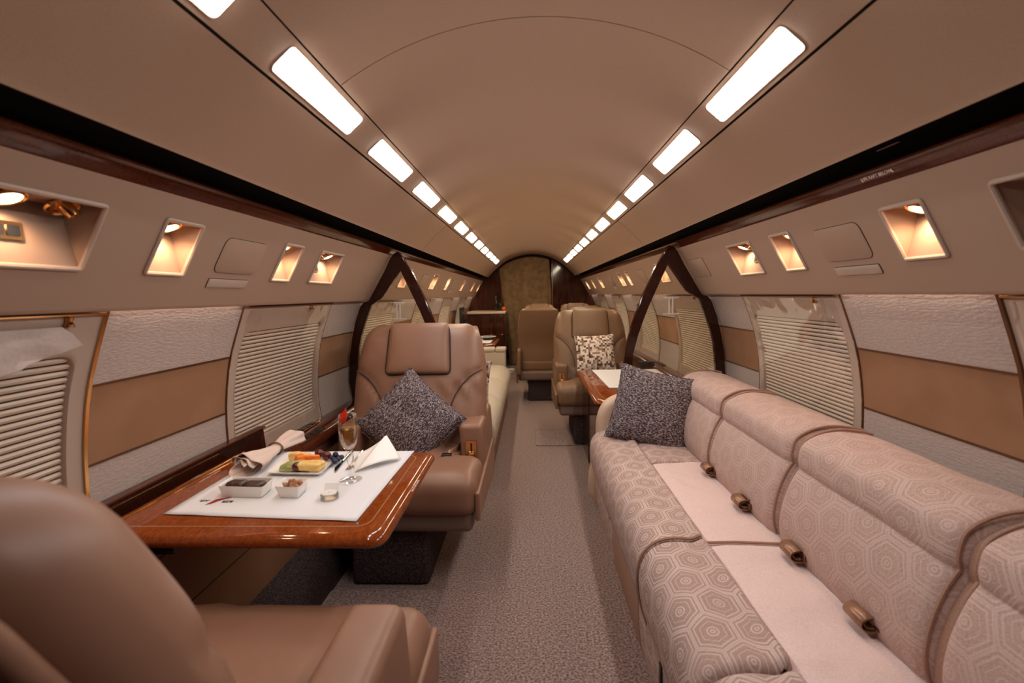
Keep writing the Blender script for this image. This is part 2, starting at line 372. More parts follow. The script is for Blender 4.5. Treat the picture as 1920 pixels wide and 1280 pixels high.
def soft_extrude(name, prof, y0, y1, r, m, parent, ny=10, fn=None, sharp=60):
    """closed (x, z) profile swept along y with rounded ends; UV in metres (arc, y)"""
    P = [Vector((p[0], p[1])) for p in prof]; k = len(P)
    area = sum(P[i].x * P[(i + 1) % k].y - P[(i + 1) % k].x * P[i].y for i in range(k))
    sg = -1 if area > 0 else 1
    nor = []
    for i in range(k):
        t = (P[(i + 1) % k] - P[i - 1]).normalized(); nor.append(Vector((-t.y, t.x)) * -sg)
    arc = [0.0]
    for i in range(k): arc.append(arc[-1] + (P[(i + 1) % k] - P[i]).length)
    st = [(y0 + r * (1 - math.cos(a * PI / 12)), r * (1 - math.sin(a * PI / 12))) for a in range(6)]
    st += [(y0 + r + (y1 - y0 - 2 * r) * j / ny, 0) for j in range(ny + 1)]
    st += [(y1 - r * (1 - math.cos(a * PI / 12)), r * (1 - math.sin(a * PI / 12))) for a in reversed(range(6))]
    vs = []; uvs = []
    for y, d in st:
        for i in range(k):
            q = P[i] + nor[i] * d; p = Vector((q.x, y, q.y))
            if fn: p = fn(p, (y - y0) / (y1 - y0), arc[i])
            vs.append(p)
    fs = []; fuv = []
    for s in range(len(st) - 1):
        for i in range(k):
            j = (i + 1) % k
            fs.append((s * k + i, s * k + j, (s + 1) * k + j, (s + 1) * k + i))
            fuv.append([(arc[i], st[s][0]), (arc[i + 1], st[s][0]), (arc[i + 1], st[s + 1][0]), (arc[i], st[s + 1][0])])
    fs.append(tuple(range(k))[::-1]); fuv.append([(P[i].x, P[i].y) for i in range(k)][::-1])
    o = (len(st) - 1) * k
    fs.append(tuple(o + i for i in range(k))); fuv.append([(P[i].x, P[i].y) for i in range(k)])
    me = bpy.data.meshes.new(name); me.from_pydata(vs, [], fs)
    ul = me.uv_layers.new(name='UVMap'); flat = [c for f in fuv for uv in f for c in uv]; ul.data.foreach_set('uv', flat)
    bm = bmesh.new(); bm.from_mesh(me); bmesh.ops.recalc_face_normals(bm, faces=bm.faces); bm.to_mesh(me); bm.free()
    me.polygons.foreach_set('use_smooth', [True] * len(me.polygons)); me.set_sharp_from_angle(angle=math.radians(sharp))
    me.materials.append(M[m]); return link(name, me, parent)
def rrect(x0, x1, y0, y1, r, n=5):
    out = []
    for cx, cy, a0 in ((x1 - r, y1 - r, 0), (x0 + r, y1 - r, 90), (x0 + r, y0 + r, 180), (x1 - r, y0 + r, 270)):
        for i in range(n + 1):
            a = math.radians(a0 + 90 * i / n); out.append((cx + r * math.cos(a), cy + r * math.sin(a)))
    return out
def blob(mb, c, r, seed, amp=0.12, sq=(1, 1, 1), n=10, rot=None):
    c = Vector(c); rows = []
    for i in range(n // 2 + 1):
        th = PI * i / (n // 2); row = []
        for j in range(n):
            ph = 2 * PI * j / n
            d = Vector((math.sin(th) * math.cos(ph), math.sin(th) * math.sin(ph), math.cos(th)))
            k = 1 + amp * mnoise.noise(d * 1.7 + Vector((seed * 3.1, seed, 0)))
            p = Vector((d.x * sq[0], d.y * sq[1], d.z * sq[2])) * r * k
            row.append(c + (rot @ p if rot else p))
        rows.append(row)
    mb.grid(rows, closed_u=True)
def text(name, s, size, mw, m, parent, ext=0.0003):
    cu = bpy.data.curves.new(name, 'FONT'); cu.body = s; cu.size = size; cu.align_x = 'CENTER'; cu.align_y = 'CENTER'; cu.extrude = ext
    cu.resolution_u = 3
    tmp = bpy.data.objects.new(name, cu); me = bpy.data.meshes.new_from_object(tmp); bpy.data.objects.remove(tmp); me.name = name
    me.transform(mw); me.materials.clear(); me.materials.append(M[m]); return link(name, me, parent)
def frame(origin, ex, ey):
    ex = Vector(ex).normalized(); ey = Vector(ey); ey = (ey - ex * ey.dot(ex)).normalized(); ez = ex.cross(ey)
    m = Matrix((ex, ey, ez)).transposed().to_4x4(); m.translation = origin; return m

# ------------------------------------------------------------------ cabin profile (half section, x outboard, z up)
Y0, Y1 = -1.6, 8.4
SEAM = 1.27
def wallx(z):
    zs = (0, .1, .25, .45, .60, .70, .85, 1.01, 1.2, 1.3); xs = (.85, .90, .98, 1.075, 1.112, 1.125, 1.12, 1.095, 1.025, .985)
    if z <= zs[0]: return xs[0]
    for i in range(len(zs) - 1):
        if z <= zs[i + 1]:
            t = (z - zs[i]) / (zs[i + 1] - zs[i]); return xs[i] + (xs[i + 1] - xs[i]) * t
    return xs[-1]
WX = [wallx(i * 0.01) for i in range(131)]
for _ in range(40): WX = [WX[0]] + [(WX[i - 1] + 2 * WX[i] + WX[i + 1]) / 4 for i in range(1, 130)] + [WX[130]]
def wx(z):
    k = max(0, min(129.999, z * 100)); i = int(k); return WX[i] + (WX[i + 1] - WX[i]) * (k - i)
def crown_pts(n=28):
    R = .890; cz = 1.905 - R; a1 = math.asin(.487 / R)
    return [(R * math.sin(a1 * (2 * i / n - 1)), cz + R * math.cos(a1 * (2 * i / n - 1))) for i in range(n + 1)]
def sweep(mb, pts, ya, yb, thick=None, ny=1):
    rows = [[(x, ya + (yb - ya) * j / ny, z) for x, z in pts] for j in range(ny + 1)]
    mb.grid(rows)
    if thick:
        t = [(x + thick * 0, z + thick) for x, z in pts]
        mb.grid([[(x, ya, z) for x, z in pts], [(x, ya, z) for x, z in t]])
        mb.grid([[(x, yb, z) for x, z in pts], [(x, yb, z) for x, z in t]])
        mb.grid([[(x, ya, z) for x, z in t], [(x, yb, z) for x, z in t]])
# ceiling
ceiling = struct('ceiling', 'beige vinyl barrel ceiling with two rows of square light panels', 'ceiling')
for ya, yb in ((Y0, SEAM - .002), (SEAM + .002, 4.55), (4.552, Y1)):
    mb = MB(); sweep(mb, crown_pts(), ya, yb, 0.015); mb.build('crown_panel', 'ceiling', ceiling)
for s in (-1, 1):
    for ya, yb in ((Y0, 3.27), (3.274, Y1)):
        mb = MB(); sweep(mb, [(s * .490, 1.7575), (s * .5275, 1.7285), (s * .5640, 1.6965)], ya, yb, 0.012); mb.build('light_strip_panel', 'ceiling', ceiling)
        mb = MB(); sweep(mb, [(s * x, z) for x, z in ((.569, 1.6925), (.60, 1.668), (.635, 1.637), (.67, 1.604), (.705, 1.568), (.730, 1.5395), (.738, 1.530), (.740, 1.5265), (.7425, 1.5265), (.750, 1.535))], ya, yb); mb.build('outer_panel', 'ceiling', ceiling)
        mb = MB(); sweep(mb, [(s * .484, 1.768), (s * .493, 1.762)], ya, yb); sweep(mb, [(s * .560, 1.708), (s * .573, 1.698)], ya, yb); mb.build('joint_shadow', 'seam', ceiling)
mb = MB(); sweep(mb, [(x, z + .012) for x, z in crown_pts()], SEAM - .01, SEAM + .01); mb.build('joint_shadow', 'seam', ceiling)
# rails and black recess
for i, s in enumerate((-1, 1)):
    side = 'left' if s < 0 else 'right'
    t = struct('trim_%d' % (i + 1), 'black slot between ceiling and wooden rail on the %s' % side, 'slot')
    mb = MB(); sweep(mb, [(s * x, z) for x, z in ((.748, 1.533), (.762, 1.547), (.82, 1.56), (.85, 1.53), (.845, 1.49), (.81, 1.490))], Y0, Y1); mb.build('recess', 'dark', t)
    t = struct('trim_%d' % (i + 3), 'glossy mahogany rail under the black slot on the %s' % side, 'rail')
    mb = MB(); sweep(mb, [(s * x, z) for x, z in ((.822, 1.503), (.806, 1.5035), (.800, 1.4995), (.7985, 1.495), (.806, 1.492), (.812, 1.489), (.822, 1.482), (.831, 1.475), (.836, 1.468))], Y0, Y1)
    mb.build('rail', 'wood', t, sharp=60)
    if s > 0:
        text('lettering', 'LIFE RAFT BELOW', 0.0125, frame((.8145, 1.215, 1.4855), (0, -1, 0), (-.62, 0, .78)), 'white_ink', t)
        for yy in (1.165, 1.265):
            mb = MB(); o = Vector((.8145, yy, 1.4855)); ey = Vector((-.62, 0, .78)); ex = Vector((0, 1, 0))
            mb.add([o + ex * a + ey * b for a, b in ((-.001, .006), (.001, .006), (.001, -.002), (.003, -.002), (0, -.007), (-.003, -.002), (-.001, -.002))], [(0, 1, 2, 3, 4, 5, 6)])
            mb.build('arrow_mark', 'white_ink', t, smooth=False)
    # pale strip imitating a light reflection in the recess
        mb = MB(); mb.box(.826, .830, 1.165, 1.235, 1.5465, 1.5485); mb.build('painted_reflection', 'white_ink', t, smooth=False)

# overhead valance with niches
def q(s, y, a, n): return Vector((s * (.832 + .487 * a - .874 * n), y, 1.476 - .874 * a - .487 * n))
NICHE = {  # side: list of (y0, y1, kind) ; kinds: lamp, double (lamp + air nozzle + switches), off
    -1: [(.60, .965, 'double'), (1.130, 1.257, 'lamp'), (1.690, 1.818, 'lamp'), (1.980, 2.210, 'double'), (3.30, 3.50, 'lamp'), (4.30, 4.52, 'double'), (5.06, 5.22, 'double'), (6.20, 6.36, 'lamp'), (7.28, 7.44, 'lamp'), (8.06, 8.22, 'lamp')],
    1: [(.60, .977, 'off'), (1.143, 1.270, 'lamp'), (1.705, 1.835, 'lamp'), (2.000, 2.226, 'double'), (3.30, 3.52, 'double'), (4.50, 4.62, 'lamp'), (4.80, 5.02, 'double'), (6.22, 6.44, 'double'), (7.04, 7.16, 'lamp'), (7.72, 7.90, 'double')]}
SA, SB = .070, .213
walls = {}
for s in (-1, 1):
    side = 'left' if s < 0 else 'right'
    walls[s] = W = struct('wall_' + side, '%s cabin wall of crinkled white and tan suede panels below a beige valance' % side, 'wall')
    mb = MB(); ys = [Y0] + [v for n in NICHE[s] for v in n[:2]] + [Y1]
    def strip(ya, yb, a0, a1, k=1):
        mb.grid([[q(s, ya, a0 + (a1 - a0) * i / k, 0) for i in range(k + 1)], [q(s, yb, a0 + (a1 - a0) * i / k, 0) for i in range(k + 1)]])
    for i in range(len(ys) - 1):
        if i % 2 == 0:
            strip(ys[i], ys[i + 1], -.004, SA); strip(ys[i], ys[i + 1], SA, SB); strip(ys[i], ys[i + 1], SB, .308)
        else:
            strip(ys[i], ys[i + 1], -.004, SA); strip(ys[i], ys[i + 1], SB, .308)
    lip = [(.9815, 1.207), (.986, 1.2015), (.992, 1.2005), (.997, 1.204), (.998, 1.212), (.985, 1.235)]
    mb.grid([[(s * x, Y0, z) for x, z in lip], [(s * x, Y1, z) for x, z in lip]])
    mb.build('valance_panel', 'valance', W)
    # access doors and slot covers on the valance
    def plate(name, ya, yb, a0, a1, r, n0, n1, m):
        mb = MB(); o = rrect(ya, yb, a0, a1, r); inn = rrect(ya + .004, yb - .004, a0 + .004, a1 - .004, max(r - .004, .002))
        k = len(o)
        mb.grid([[q(s, u, v, n0) for u, v in o], [q(s, u, v, n1) for u, v in o], [q(s, u, v, n1 + .0015) for u, v in inn]], closed_u=True)
        mb.f.append(tuple(2 * k + i for i in range(k))); pl_ = mb.build(name, m, W, sharp=50)
        mb = MB(); mb.tube([q(s, u, v, .0002) for u, v in o], .0016, 6, closed=True); mb.build('groove', 'seam', pl_)
    for ya, yb in ((1.370, 1.580), (3.90, 4.12), (5.42, 5.62)):
        plate('access_door', ya, yb, .087, .198, .022, -.001, .002, 'valance')
        plate('slot_cover', ya - .002, yb - .02, .219, .247, .004, -.001, .003, 'plastic')
    if s > 0: plate('access_door', 2.575, 2.795, .094, .203, .012, -.001, .002, 'valance')
    # lower cove
    # windows and panels -------------------------------------------------
WIN = [.36 + 1.31 * k for k in range(-1, 6)]       # fore-aft start of each window panel, 0.75 wide
def wp(s, y, z, off=0.0): return Vector((s * (wx(z) - off), y, z))
def patch(mb, s, ya, yb, za, zb, off, nz=8, edge=.008):
    zz = [za + (zb - za) * i / nz for i in range(nz + 1)]; g = .0025
    zz[0] += g; zz[-1] -= g
    A = [wp(s, ya + g, z, off) for z in zz]; B = [wp(s, yb - g, z, off) for z in zz]
    mb.grid([[wp(s, ya + g, z, off - edge) for z in zz], A, B, [wp(s, yb - g, z, off - edge) for z in zz]])
    for z in (zz[0], zz[-1]):
        mb.grid([[wp(s, ya + g, z, off), wp(s, yb - g, z, off)], [wp(s, ya + g, z, off - edge), wp(s, yb - g, z, off - edge)]])
def vstrip(mb, s, y, za, zb, wdt=.007, off=.006):
    zz = [za + (zb - za) * i / 10 for i in range(11)]
    mb.grid([[wp(s, y - wdt / 2, z, -.004) for z in zz], [wp(s, y - wdt / 2, z, off) for z in zz], [wp(s, y + wdt / 2, z, off) for z in zz], [wp(s, y + wdt / 2, z, -.004) for z in zz]])
wn = 0
for s in (-1, 1):
    W = walls[s]; side = 'left' if s < 0 else 'right'
    mb = MB(); sweep(mb, [(s * (wx(z) + .012), z) for z in [i * .05 for i in range(0, 26)]], Y0, Y1); mb.build('wall_lining', 'seam', W)
    edges = sorted([Y0] + [v for a in WIN for v in (a, a + .75)] + [Y1])
    for i in range(0, len(edges), 2):
        ya, yb = edges[i], edges[i + 1]
        for za, zb, m, nm in ((1.018, 1.245, 'crinkle', 'upper_panel'), (.815, 1.018, 'suede', 'middle_panel'), (.57, .815, 'crinkle', 'lower_panel')):
            mb = MB(); patch(mb, s, ya, yb, za, zb, 0.0); mb.build(nm, m, W)
        for z in (1.018, .815):
            mb = MB(); mb.grid([[wp(s, ya, z + dz, o) for dz, o in ((-.0028, -.004), (-.0028, .003), (.0028, .003), (.0028, -.004))], [wp(s, yb, z + dz, o) for dz, o in ((-.0028, -.004), (-.0028, .003), (.0028, .003), (.0028, -.004))]])
            mb.build('belt_line', 'bronze', W)
        # cove light tube over each panelled bay
        if yb > 1 and i > 0 and not (2.2 < ya < 2.6):
            mb = MB(); mb.tube([(s * 1.003, ya + .02, 1.238), (s * 1.003, yb - .02, 1.238)], .005, 6); mb.build('cove_tube', 'cove', W)
    for j, a in enumerate(WIN):
        wn += 1; b = a + .75
        w_ = struct('window_%d' % wn, 'pleated-shade window number %d from the rear on the %s wall' % (j + 1, side), 'window')
        # surround with rounded opening
        mb = MB(); n = 6; inner = []; r0 = rrect(a + .045, b - .045, .665, 1.103, .035, 6)
        for i in range(len(r0)):
            p0, p1 = Vector(r0[i]), Vector(r0[(i + 1) % len(r0)]); m_ = max(1, int((p1 - p0).length / .03))
            inner += [tuple(p0.lerp(p1, t_ / m_)) for t_ in range(m_)]
        k = len(inner)
        cx, cz = (a + b) / 2, .884
        outer = []
        for u, v in inner:        # project outwards on the rectangle border
            outer.append((u, v))
        hw, z0, z1 = .3735, .575, 1.245
        def toborder(u, v):
            du, dv = u - cx, v - cz; f = 1e9
            if abs(du) > 1e-9: f = min(f, hw / abs(du))
            if dv > 1e-9: f = min(f, (z1 - cz) / dv)
            if dv < -1e-9: f = min(f, (cz - z0) / -dv)
            return cx + du * f, cz + dv * f
        # add exact corners
        ring = sorted([(math.atan2(v - cz, u - cx), u, v) for u, v in inner] )
        outr = [toborder(u, v) for _, u, v in ring]
        for cu, cv in ((cx - hw, z0), (cx + hw, z0), (cx - hw, z1), (cx + hw, z1)):
            bi = min(range(k), key=lambda i: (outr[i][0] - cu) ** 2 + (outr[i][1] - cv) ** 2); outr[bi] = (cu, cv)
        rows = [[wp(s, u, v, -.008) for u, v in outr]]
        for t in range(n + 1):
            f = t / n; rows.append([wp(s, ou + (iu - ou) * f, ov + (iv - ov) * f, .004) for (ou, ov), (_, iu, iv) in zip(outr, ring)])
        rows.append([wp(s, cx + (iu - cx) * .992, cz + (iv - cz) * .99, 0.0) for _, iu, iv in ring])
        rows.append([wp(s, cx + (iu - cx) * .992, cz + (iv - cz) * .99, -.016) for _, iu, iv in ring])
        mb.grid(rows, closed_u=True); mb.build('surround', 'plastic', w_, sharp=45)
        # pleated shade
        mb = MB(); np_ = 29; prof = []
        for i in range(np_):
            z = .650 + (1.115 - .650) * i / np_; dz = (1.115 - .650) / np_
            prof += [(z, -.022), (z + dz * .10, -.021), (z + dz * .22, -.008), (z + dz * .60, -.0045), (z + dz * .93, -.009)]
        if j in (1, 2):
            for i in range(np_):
                pr_ = prof[5 * i:5 * i + 6]
                mb = MB(); mb.grid([[wp(s, a + .03, z, o) for z, o in pr_], [wp(s, b - .03, z, o) for z, o in pr_]]); mb.build('shade_slat', 'shade', w_, smooth=False)
        else:
            mb.grid([[wp(s, a + .03, z, o) for z, o in prof], [wp(s, b - .03, z, o) for z, o in prof]]); mb.build('pleated_shade', 'shade', w_, smooth=False)
        mb = MB(); vstrip(mb, s, a, .575, 1.235, .006, .004); vstrip(mb, s, b, .575, 1.235, .009 if j in (0, 1) else .006, .010 if j in (0, 1) else .004)
        mb.build('edge_trim', 'brass' if j == 1 and s < 0 else 'bronze', w_)
        mb = MB(); mb.tube([wp(s, a + .01, 1.196, .012), wp(s, b - .01, 1.196, .012)], .0045, 8); mb.build('curtain_rail', 'brass' if j == 1 else 'bronze', w_)
        mb = MB(); yy = a + .52 if s < 0 else a + .14
        if j == 1 and s < 0: yy = 1.018
        mb.lathe([(.009, 0), (.010, .006), (.006, .012), (.009, .02), (.007, .026)], wp(s, yy, 1.168, .014), 12); mb.build('rail_bracket', 'brass', w_)
        # protective clear film
        if j in (2, 3) or (j == 1 and s > 0):
            mb = MB(); rows = []
            for iz in range(25):
                v = .60 + .585 * iz / 24; row = []
                for iy in range(25):
                    u = a + .03 + (.69 if j != 1 else .70) * iy / 24
                    e_ = max(0, 1 - min(iy, 24 - iy, iz, 24 - iz) / 4); d = .010 + .0015 * mnoise.noise(Vector((u * 4, v * 5, wn * 3.3))) + .008 * e_ * mnoise.noise(Vector((u * 26, v * 18, wn)))
                    row.append(wp(s, u, v, d))
                rows.append(row)
            mb.grid(rows); mb.build('plastic_film', 'film', w_)
        if j == 1 and s < 0:
            mb = MB(); rows = []
            for iz in range(13):
                f = iz / 12; row = []
                for iy in range(17):
                    g = iy / 16
                    u = .55 + (.46 + .05 * f - .06 * (1 - f) * g) * g; v = 1.085 + .085 * f - .03 * (1 - f) * abs(math.sin(g * 7)) * .5
                    if g > .9: v = 1.105 + (v - 1.105) * (1 - (g - .9) * 7)
                    d = .018 + .014 * mnoise.noise(Vector((u * 13, v * 21, 5.5))) + .006 * mnoise.noise(Vector((u * 40, v * 33, 1)))
                    row.append(wp(s, u, v, d))
                rows.append(row)
            mb.grid(rows); mb.build('torn_film', 'film_torn', w_, sharp=20)

# reading lights ------------------------------------------------------
ORD = ['nearest', 'second', 'third', 'fourth', 'fifth', 'sixth', 'seventh', 'eighth', 'ninth', 'farthest']
def reading_light(s, i, ya, yb, kind):
    side = 'left' if s < 0 else 'right'; yc = (ya + yb) / 2
    lab = {'lamp': 'recessed single reading lamp with gold ring, %s niche from the camera on the %s valance',
           'double': 'recessed reading lamp, gold air nozzle and switches, %s niche on the %s valance',
           'off': 'unlit wide lamp niche, %s one cut by the frame on the %s valance'}[kind] % (ORD[i], side)
    t = thing('reading_light', lab, 'lamp', q(s, yc, SB, 0), 'reading light niches in the valances')
    d = .088; dp = (SA + .487 * d, -.874 * d)
    mb = MB(); e = .004
    A0, A1 = q(s, ya, SA, 0), q(s, yb, SA, 0); D0, D1 = q(s, ya + .012, dp[0], dp[1]), q(s, yb - .012, dp[0], dp[1]); B0, B1 = q(s, ya, SB, 0), q(s, yb, SB, 0)
    def face(p, m): 
        rows = [[p[0].lerp(p[1], a / m).lerp(p[3].lerp(p[2], a / m), b / m) for a in range(m + 1)] for b in range(m + 1)]; mb.grid(rows)
    face((A0, A1, D1, D0), 4); face((D0, D1, B1, B0), 4); mb.add([A0, D0, B0], [(0, 1, 2)]); mb.add([A1, D1, B1], [(0, 2, 1)])
    mb.build('housing', 'valance', t, smooth=False)
    mb = MB(); mb.tube([q(s, u, v, .001) for u, v in rrect(ya, yb, SA, SB, .006, 3)], .0055, 8, closed=True); mb.build('rim', 'plastic', t)
    z = A0.z; xin = abs(A0.x)
    def lamp(y, on=True):
        c = Vector((s * (xin + .046), y, z - .007)); e3 = Vector((-s * .45, -.15, -1)).normalized(); e1 = Vector((0, 1, 0)); e2 = e3.cross(e1)
        r = min(.030, (yb - ya) * .26)
        mb = MB(); mb.lathe([(r, -.004), (r * 1.03, .001), (r * .95, .005), (r * .8, .003), (r * .74, .008), (r * .68, .006), (r * .66, -.004)], c, 24, (e1, e2, e3))
        ring = mb.build('lamp_ring', 'brass', t)
        mb = MB(); mb.lathe([(r * .67, .004), (r * .4, .0055), (.0005, .006)], c, 20, (e1, e2, e3)); mb.build('lens', 'lamp' if on else 'black', t)
        if on:
            ld = bpy.data.lights.new('reading_lamp_light', 'SPOT'); ld.energy = SPOT_POWER; ld.color = (1.0, .64, .38); ld.spot_size = math.radians(150); ld.spot_blend = 0.7; ld.shadow_soft_size = .018
            lo = link('reading_lamp_light', ld, t); lo.matrix_basis = frame(c + e3 * .012, e1, Vector((-s * .15, 0, 1.0)).cross(e1))
    def nozzle(y):
        c = Vector((s * (xin + .044), y, z - .007)); e3 = Vector((-s * .5, -.15, -1)).normalized(); e1 = Vector((0, 1, 0)); e2 = e3.cross(e1)
        mb = MB(); mb.lathe([(.030, -.003), (.031, .002), (.027, .005), (.022, .001), (.020, -.004)], c, 24, (e1, e2, e3))
        f3 = Vector((-s * .5, .35, -.8)).normalized(); f1 = f3.orthogonal().normalized(); f2 = f3.cross(f1)
        mb.lathe([(.012, -.008), (.013, .012), (.011, .022), (.008, .023), (.007, .012)], c + Vector((0, .004, 0)), 16, (f1, f2, f3))
        nz = mb.build('air_nozzle', 'brass', t)
        mb = MB(); mb.lathe([(.0078, 0), (.0005, .0005)], c + Vector((0, .004, 0)) + f3 * .018, 12, (f1, f2, f3)); mb.build('nozzle_mouth', 'black', nz)
    if kind == 'lamp': lamp(yc)
    elif kind == 'off': lamp(ya + .28, False); nozzle(ya + .12)
    else:
        w_ = yb - ya
        if w_ > .3: ly, ny, sy = yb - .147, yb - .048, yb - .145
        else: ly, ny, sy = (yc + .045, yc - .052, yc - .03)
        lamp(ly); nozzle(ny)
        # switch plate on the sloping back of the niche
        bo = D0.lerp(B0, .50); bx = (B0 - D0).normalized(); nrm = bx.cross(Vector((0, 1, 0))); nrm = nrm if nrm.x * s < 0 else -nrm
        hw_ = .047 if w_ > .3 else .034
        o = Vector((bo.x, sy, bo.z))
        mb = MB()
        def P3(u, v, h): return o + Vector((0, 1, 0)) * u + bx * v + nrm * h
        mb.prism(rrect(-hw_, hw_, -.017, .017, .003, 2), [], P3, 0, .004)
        pl = mb.build('switch_plate', 'brass', t)
        for k in range(3):
            mb = MB(); u = (k - 1) * hw_ * .6; mb.prism(rrect(u - hw_ * .24, u + hw_ * .24, -.010, .010, .002, 2), [], P3, .004, .006); mb.build('switch', 'black', pl)
for s in (-1, 1):
    for i, (ya, yb, k) in enumerate(NICHE[s]): reading_light(s, i, ya, yb, k)

# ceiling light panels ------------------------------------------------
def sp(s, y, a, n):   # strip frame: a across, n inwards
    return Vector((s * (.5275 + .758 * a - .652 * n), y, 1.7285 - .652 * a - .758 * n))
LORD = ['second nearest', 'third nearest', 'fourth nearest', 'fifth nearest', 'sixth nearest', 'seventh nearest', 'fifth farthest', 'fourth farthest', 'third farthest', 'second farthest', 'farthest']
for s in (-1, 1):
    side = 'left' if s < 0 else 'right'
    for i in range(-1, 11):
        ya = 1.045 + .6075 * i; yb = ya + .43
        lab = ('lit white ceiling light panel nearest the camera in the %s row, cut by the frame' if i < 0 else 'lit rounded ceiling light panel, ' + LORD[i] + ' in the %s row') % side
        t = thing('ceiling_light', lab, 'light', sp(s, (ya + yb) / 2, 0, 0), 'ceiling light panels in two rows')
        o = rrect(ya, yb, -.036, .036, .014); inn = rrect(ya + .004, yb - .004, -.032, .032, .011); k = len(o)
        mb = MB(); mb.grid([[sp(s, u, v, -.002) for u, v in o], [sp(s, u, v, .003) for u, v in o], [sp(s, u, v, .003) for u, v in inn], [sp(s, u, v, -.002) for u, v in inn]], closed_u=True)
        mb.build('bezel', 'plastic', t)
        mb = MB(); inn2 = rrect(ya + .012, yb - .012, -.024, .024, .006)
        mb.grid([[sp(s, u, v, .001) for u, v in inn], [sp(s, u, v, .005) for u, v in inn], [sp(s, u, v, .007) for u, v in inn2]], closed_u=True); mb.f.append(tuple(2 * k + j for j in range(k)))
        mb.build('diffuser', 'light_white' if i < 3 else 'light_warm', t, sharp=60)

# floor -----------------------------------------------------------------
floor = struct('floor', 'mauve grey carpeted aisle floor', 'floor')
mb = MB(); mb.grid([[(x, y, 0) for x in (-1.2, -.4, .4, 1.2)] for y in (Y0, 1, 3, 5, Y1)]); mb.build('carpet', 'carpet', floor)
def carpet_panel(name, x0, x1, y0, y1, m='carpet', h=.006):
    mb = MB(); o = rrect(x0, x1, y0, y1, .025, 4); i1 = rrect(x0 + .004, x1 - .004, y0 + .004, y1 - .004, .022, 4); k = len(o)
    mb.grid([[(u, v, 0) for u, v in o], [(u, v, h * .7) for u, v in o], [(u, v, h) for u, v in i1]], closed_u=True); mb.f.append(tuple(2 * k + j for j in range(k)))
    p = mb.build(name, m, floor)
    mb = MB(); mb.tube([(u, v, h * .8) for u, v in rrect(x0, x1, y0, y1, .025, 4)], .0045, 6, closed=True); mb.build('bound_edge', M['carpet_edge'], p)
M['carpet_edge'] = mat('carpet binding', lin(150, 130, 124), 0.9)
carpet_panel('carpet_panel', -.86, -.392, .55, 1.885)
carpet_panel('carpet_panel', .01, .36, 3.81, 4.26)
# carpeted riser along the left side and right side
for i, s in enumerate((-1, 1)):
    t = struct('baseboard_' + ('left' if s < 0 else 'right'), 'dark carpeted riser along the %s foot of the wall' % ('left' if s < 0 else 'right'), 'riser')
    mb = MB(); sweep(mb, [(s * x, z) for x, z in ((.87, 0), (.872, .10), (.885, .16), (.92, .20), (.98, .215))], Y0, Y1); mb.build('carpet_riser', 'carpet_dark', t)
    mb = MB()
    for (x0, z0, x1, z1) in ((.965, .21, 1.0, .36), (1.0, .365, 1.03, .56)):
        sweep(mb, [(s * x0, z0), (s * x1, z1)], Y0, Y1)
    mb.build('dado_panel', 'dado_shaded', t)

# bulkheads ---------------------------------------------------------------
def section(n=24):      # full cabin outline for bulkheads
    R = [(wx(z), z) for z in (0, .1, .2, .3, .4, .5, .6, .7, .8, .9, 1.0, 1.1, 1.2)] + [(.985, 1.21), (.832, 1.476), (.80, 1.52), (.744, 1.53), (.70, 1.572), (.65, 1.622), (.60, 1.667), (.567, 1.694)]
    cr = [p for p in crown_pts(20) if p[0] > 0.01]
    R += sorted(cr, key=lambda p: p[1])
    return R
R = section()
wf = struct('wall_front', 'dark glossy mahogany bulkhead at the far end around a curtained doorway', 'wall')
outl = [(x, z) for x, z in R] + [(0, 1.905)] + [(-x, z) for x, z in reversed(R)]
def inside_right(xm): return [(x, z) for x, z in R if x > xm]
door = [(-.50, 0), (-.50, 1.60), (-.40, 1.72), (.0, 1.84), (.30, 1.78), (.34, 1.60), (.34, 0)]
rp_ = [(.34, 0)] + [(x, z) for x, z in R if x >= .34] + [(.34, 1.83)]
mb = MB(); mb.prism(rp_, [], lambda u, v, t: (u, t, v), 8.38, 8.42); mb.build('wood_panel', 'wood_dark', wf, smooth=False)
lp = [(-.50, 0)] + [(-x, z) for x, z in R if x >= .50] + [(-.50, 1.745)]
mb = MB(); mb.prism(lp, [], lambda u, v, t: (u, t, v), 8.38, 8.42); mb.build('wood_panel', 'wood_dark', wf, smooth=False)
hp = [(-.50, 1.70)] + [(-x, z) for x, z in sorted([p for p in R if p[0] < .50 and p[1] > 1.7], key=lambda p: -p[0])] + [(0, 1.905)] + sorted([p for p in R if p[0] < .34 and p[1] > 1.7]) + [(.34, 1.80), (0, 1.82)]
mb = MB(); mb.prism(hp, [], lambda u, v, t: (u, t, v), 8.38, 8.42); mb.build('door_header', 'dark', wf, smooth=False)
mb = MB(); mb.box(-.6, .5, 9.2, 9.22, 0, 1.9); mb.build('vestibule_wall', 'black', wf, smooth=False)
mb = MB(); mb.box(.35, .362, 8.36, 8.385, .0, 1.74); mb.build('door_jamb', 'bronze', wf)
mb = MB(); mb.box(-.52, -.508, 8.36, 8.385, .95, 1.70); mb.build('door_jamb', 'bronze', wf)
mb = MB(); mb.tube([(x, 8.37, z - .012) for x, z in [(-p[0], p[1]) for p in R if p[1] > 1.5] + [(0, 1.905)] + [p for p in reversed(R) if p[1] > 1.5]], .012, 6); mb.build('arch_trim', 'dark', wf)
wb = struct('wall_back', 'dark wooden bulkhead behind the camera', 'wall')
mb = MB(); mb.prism(outl, [], lambda u, v, t: (u, t, v), -1.64, -1.60); mb.build('bulkhead_panel', 'wood_dark', wb, smooth=False)

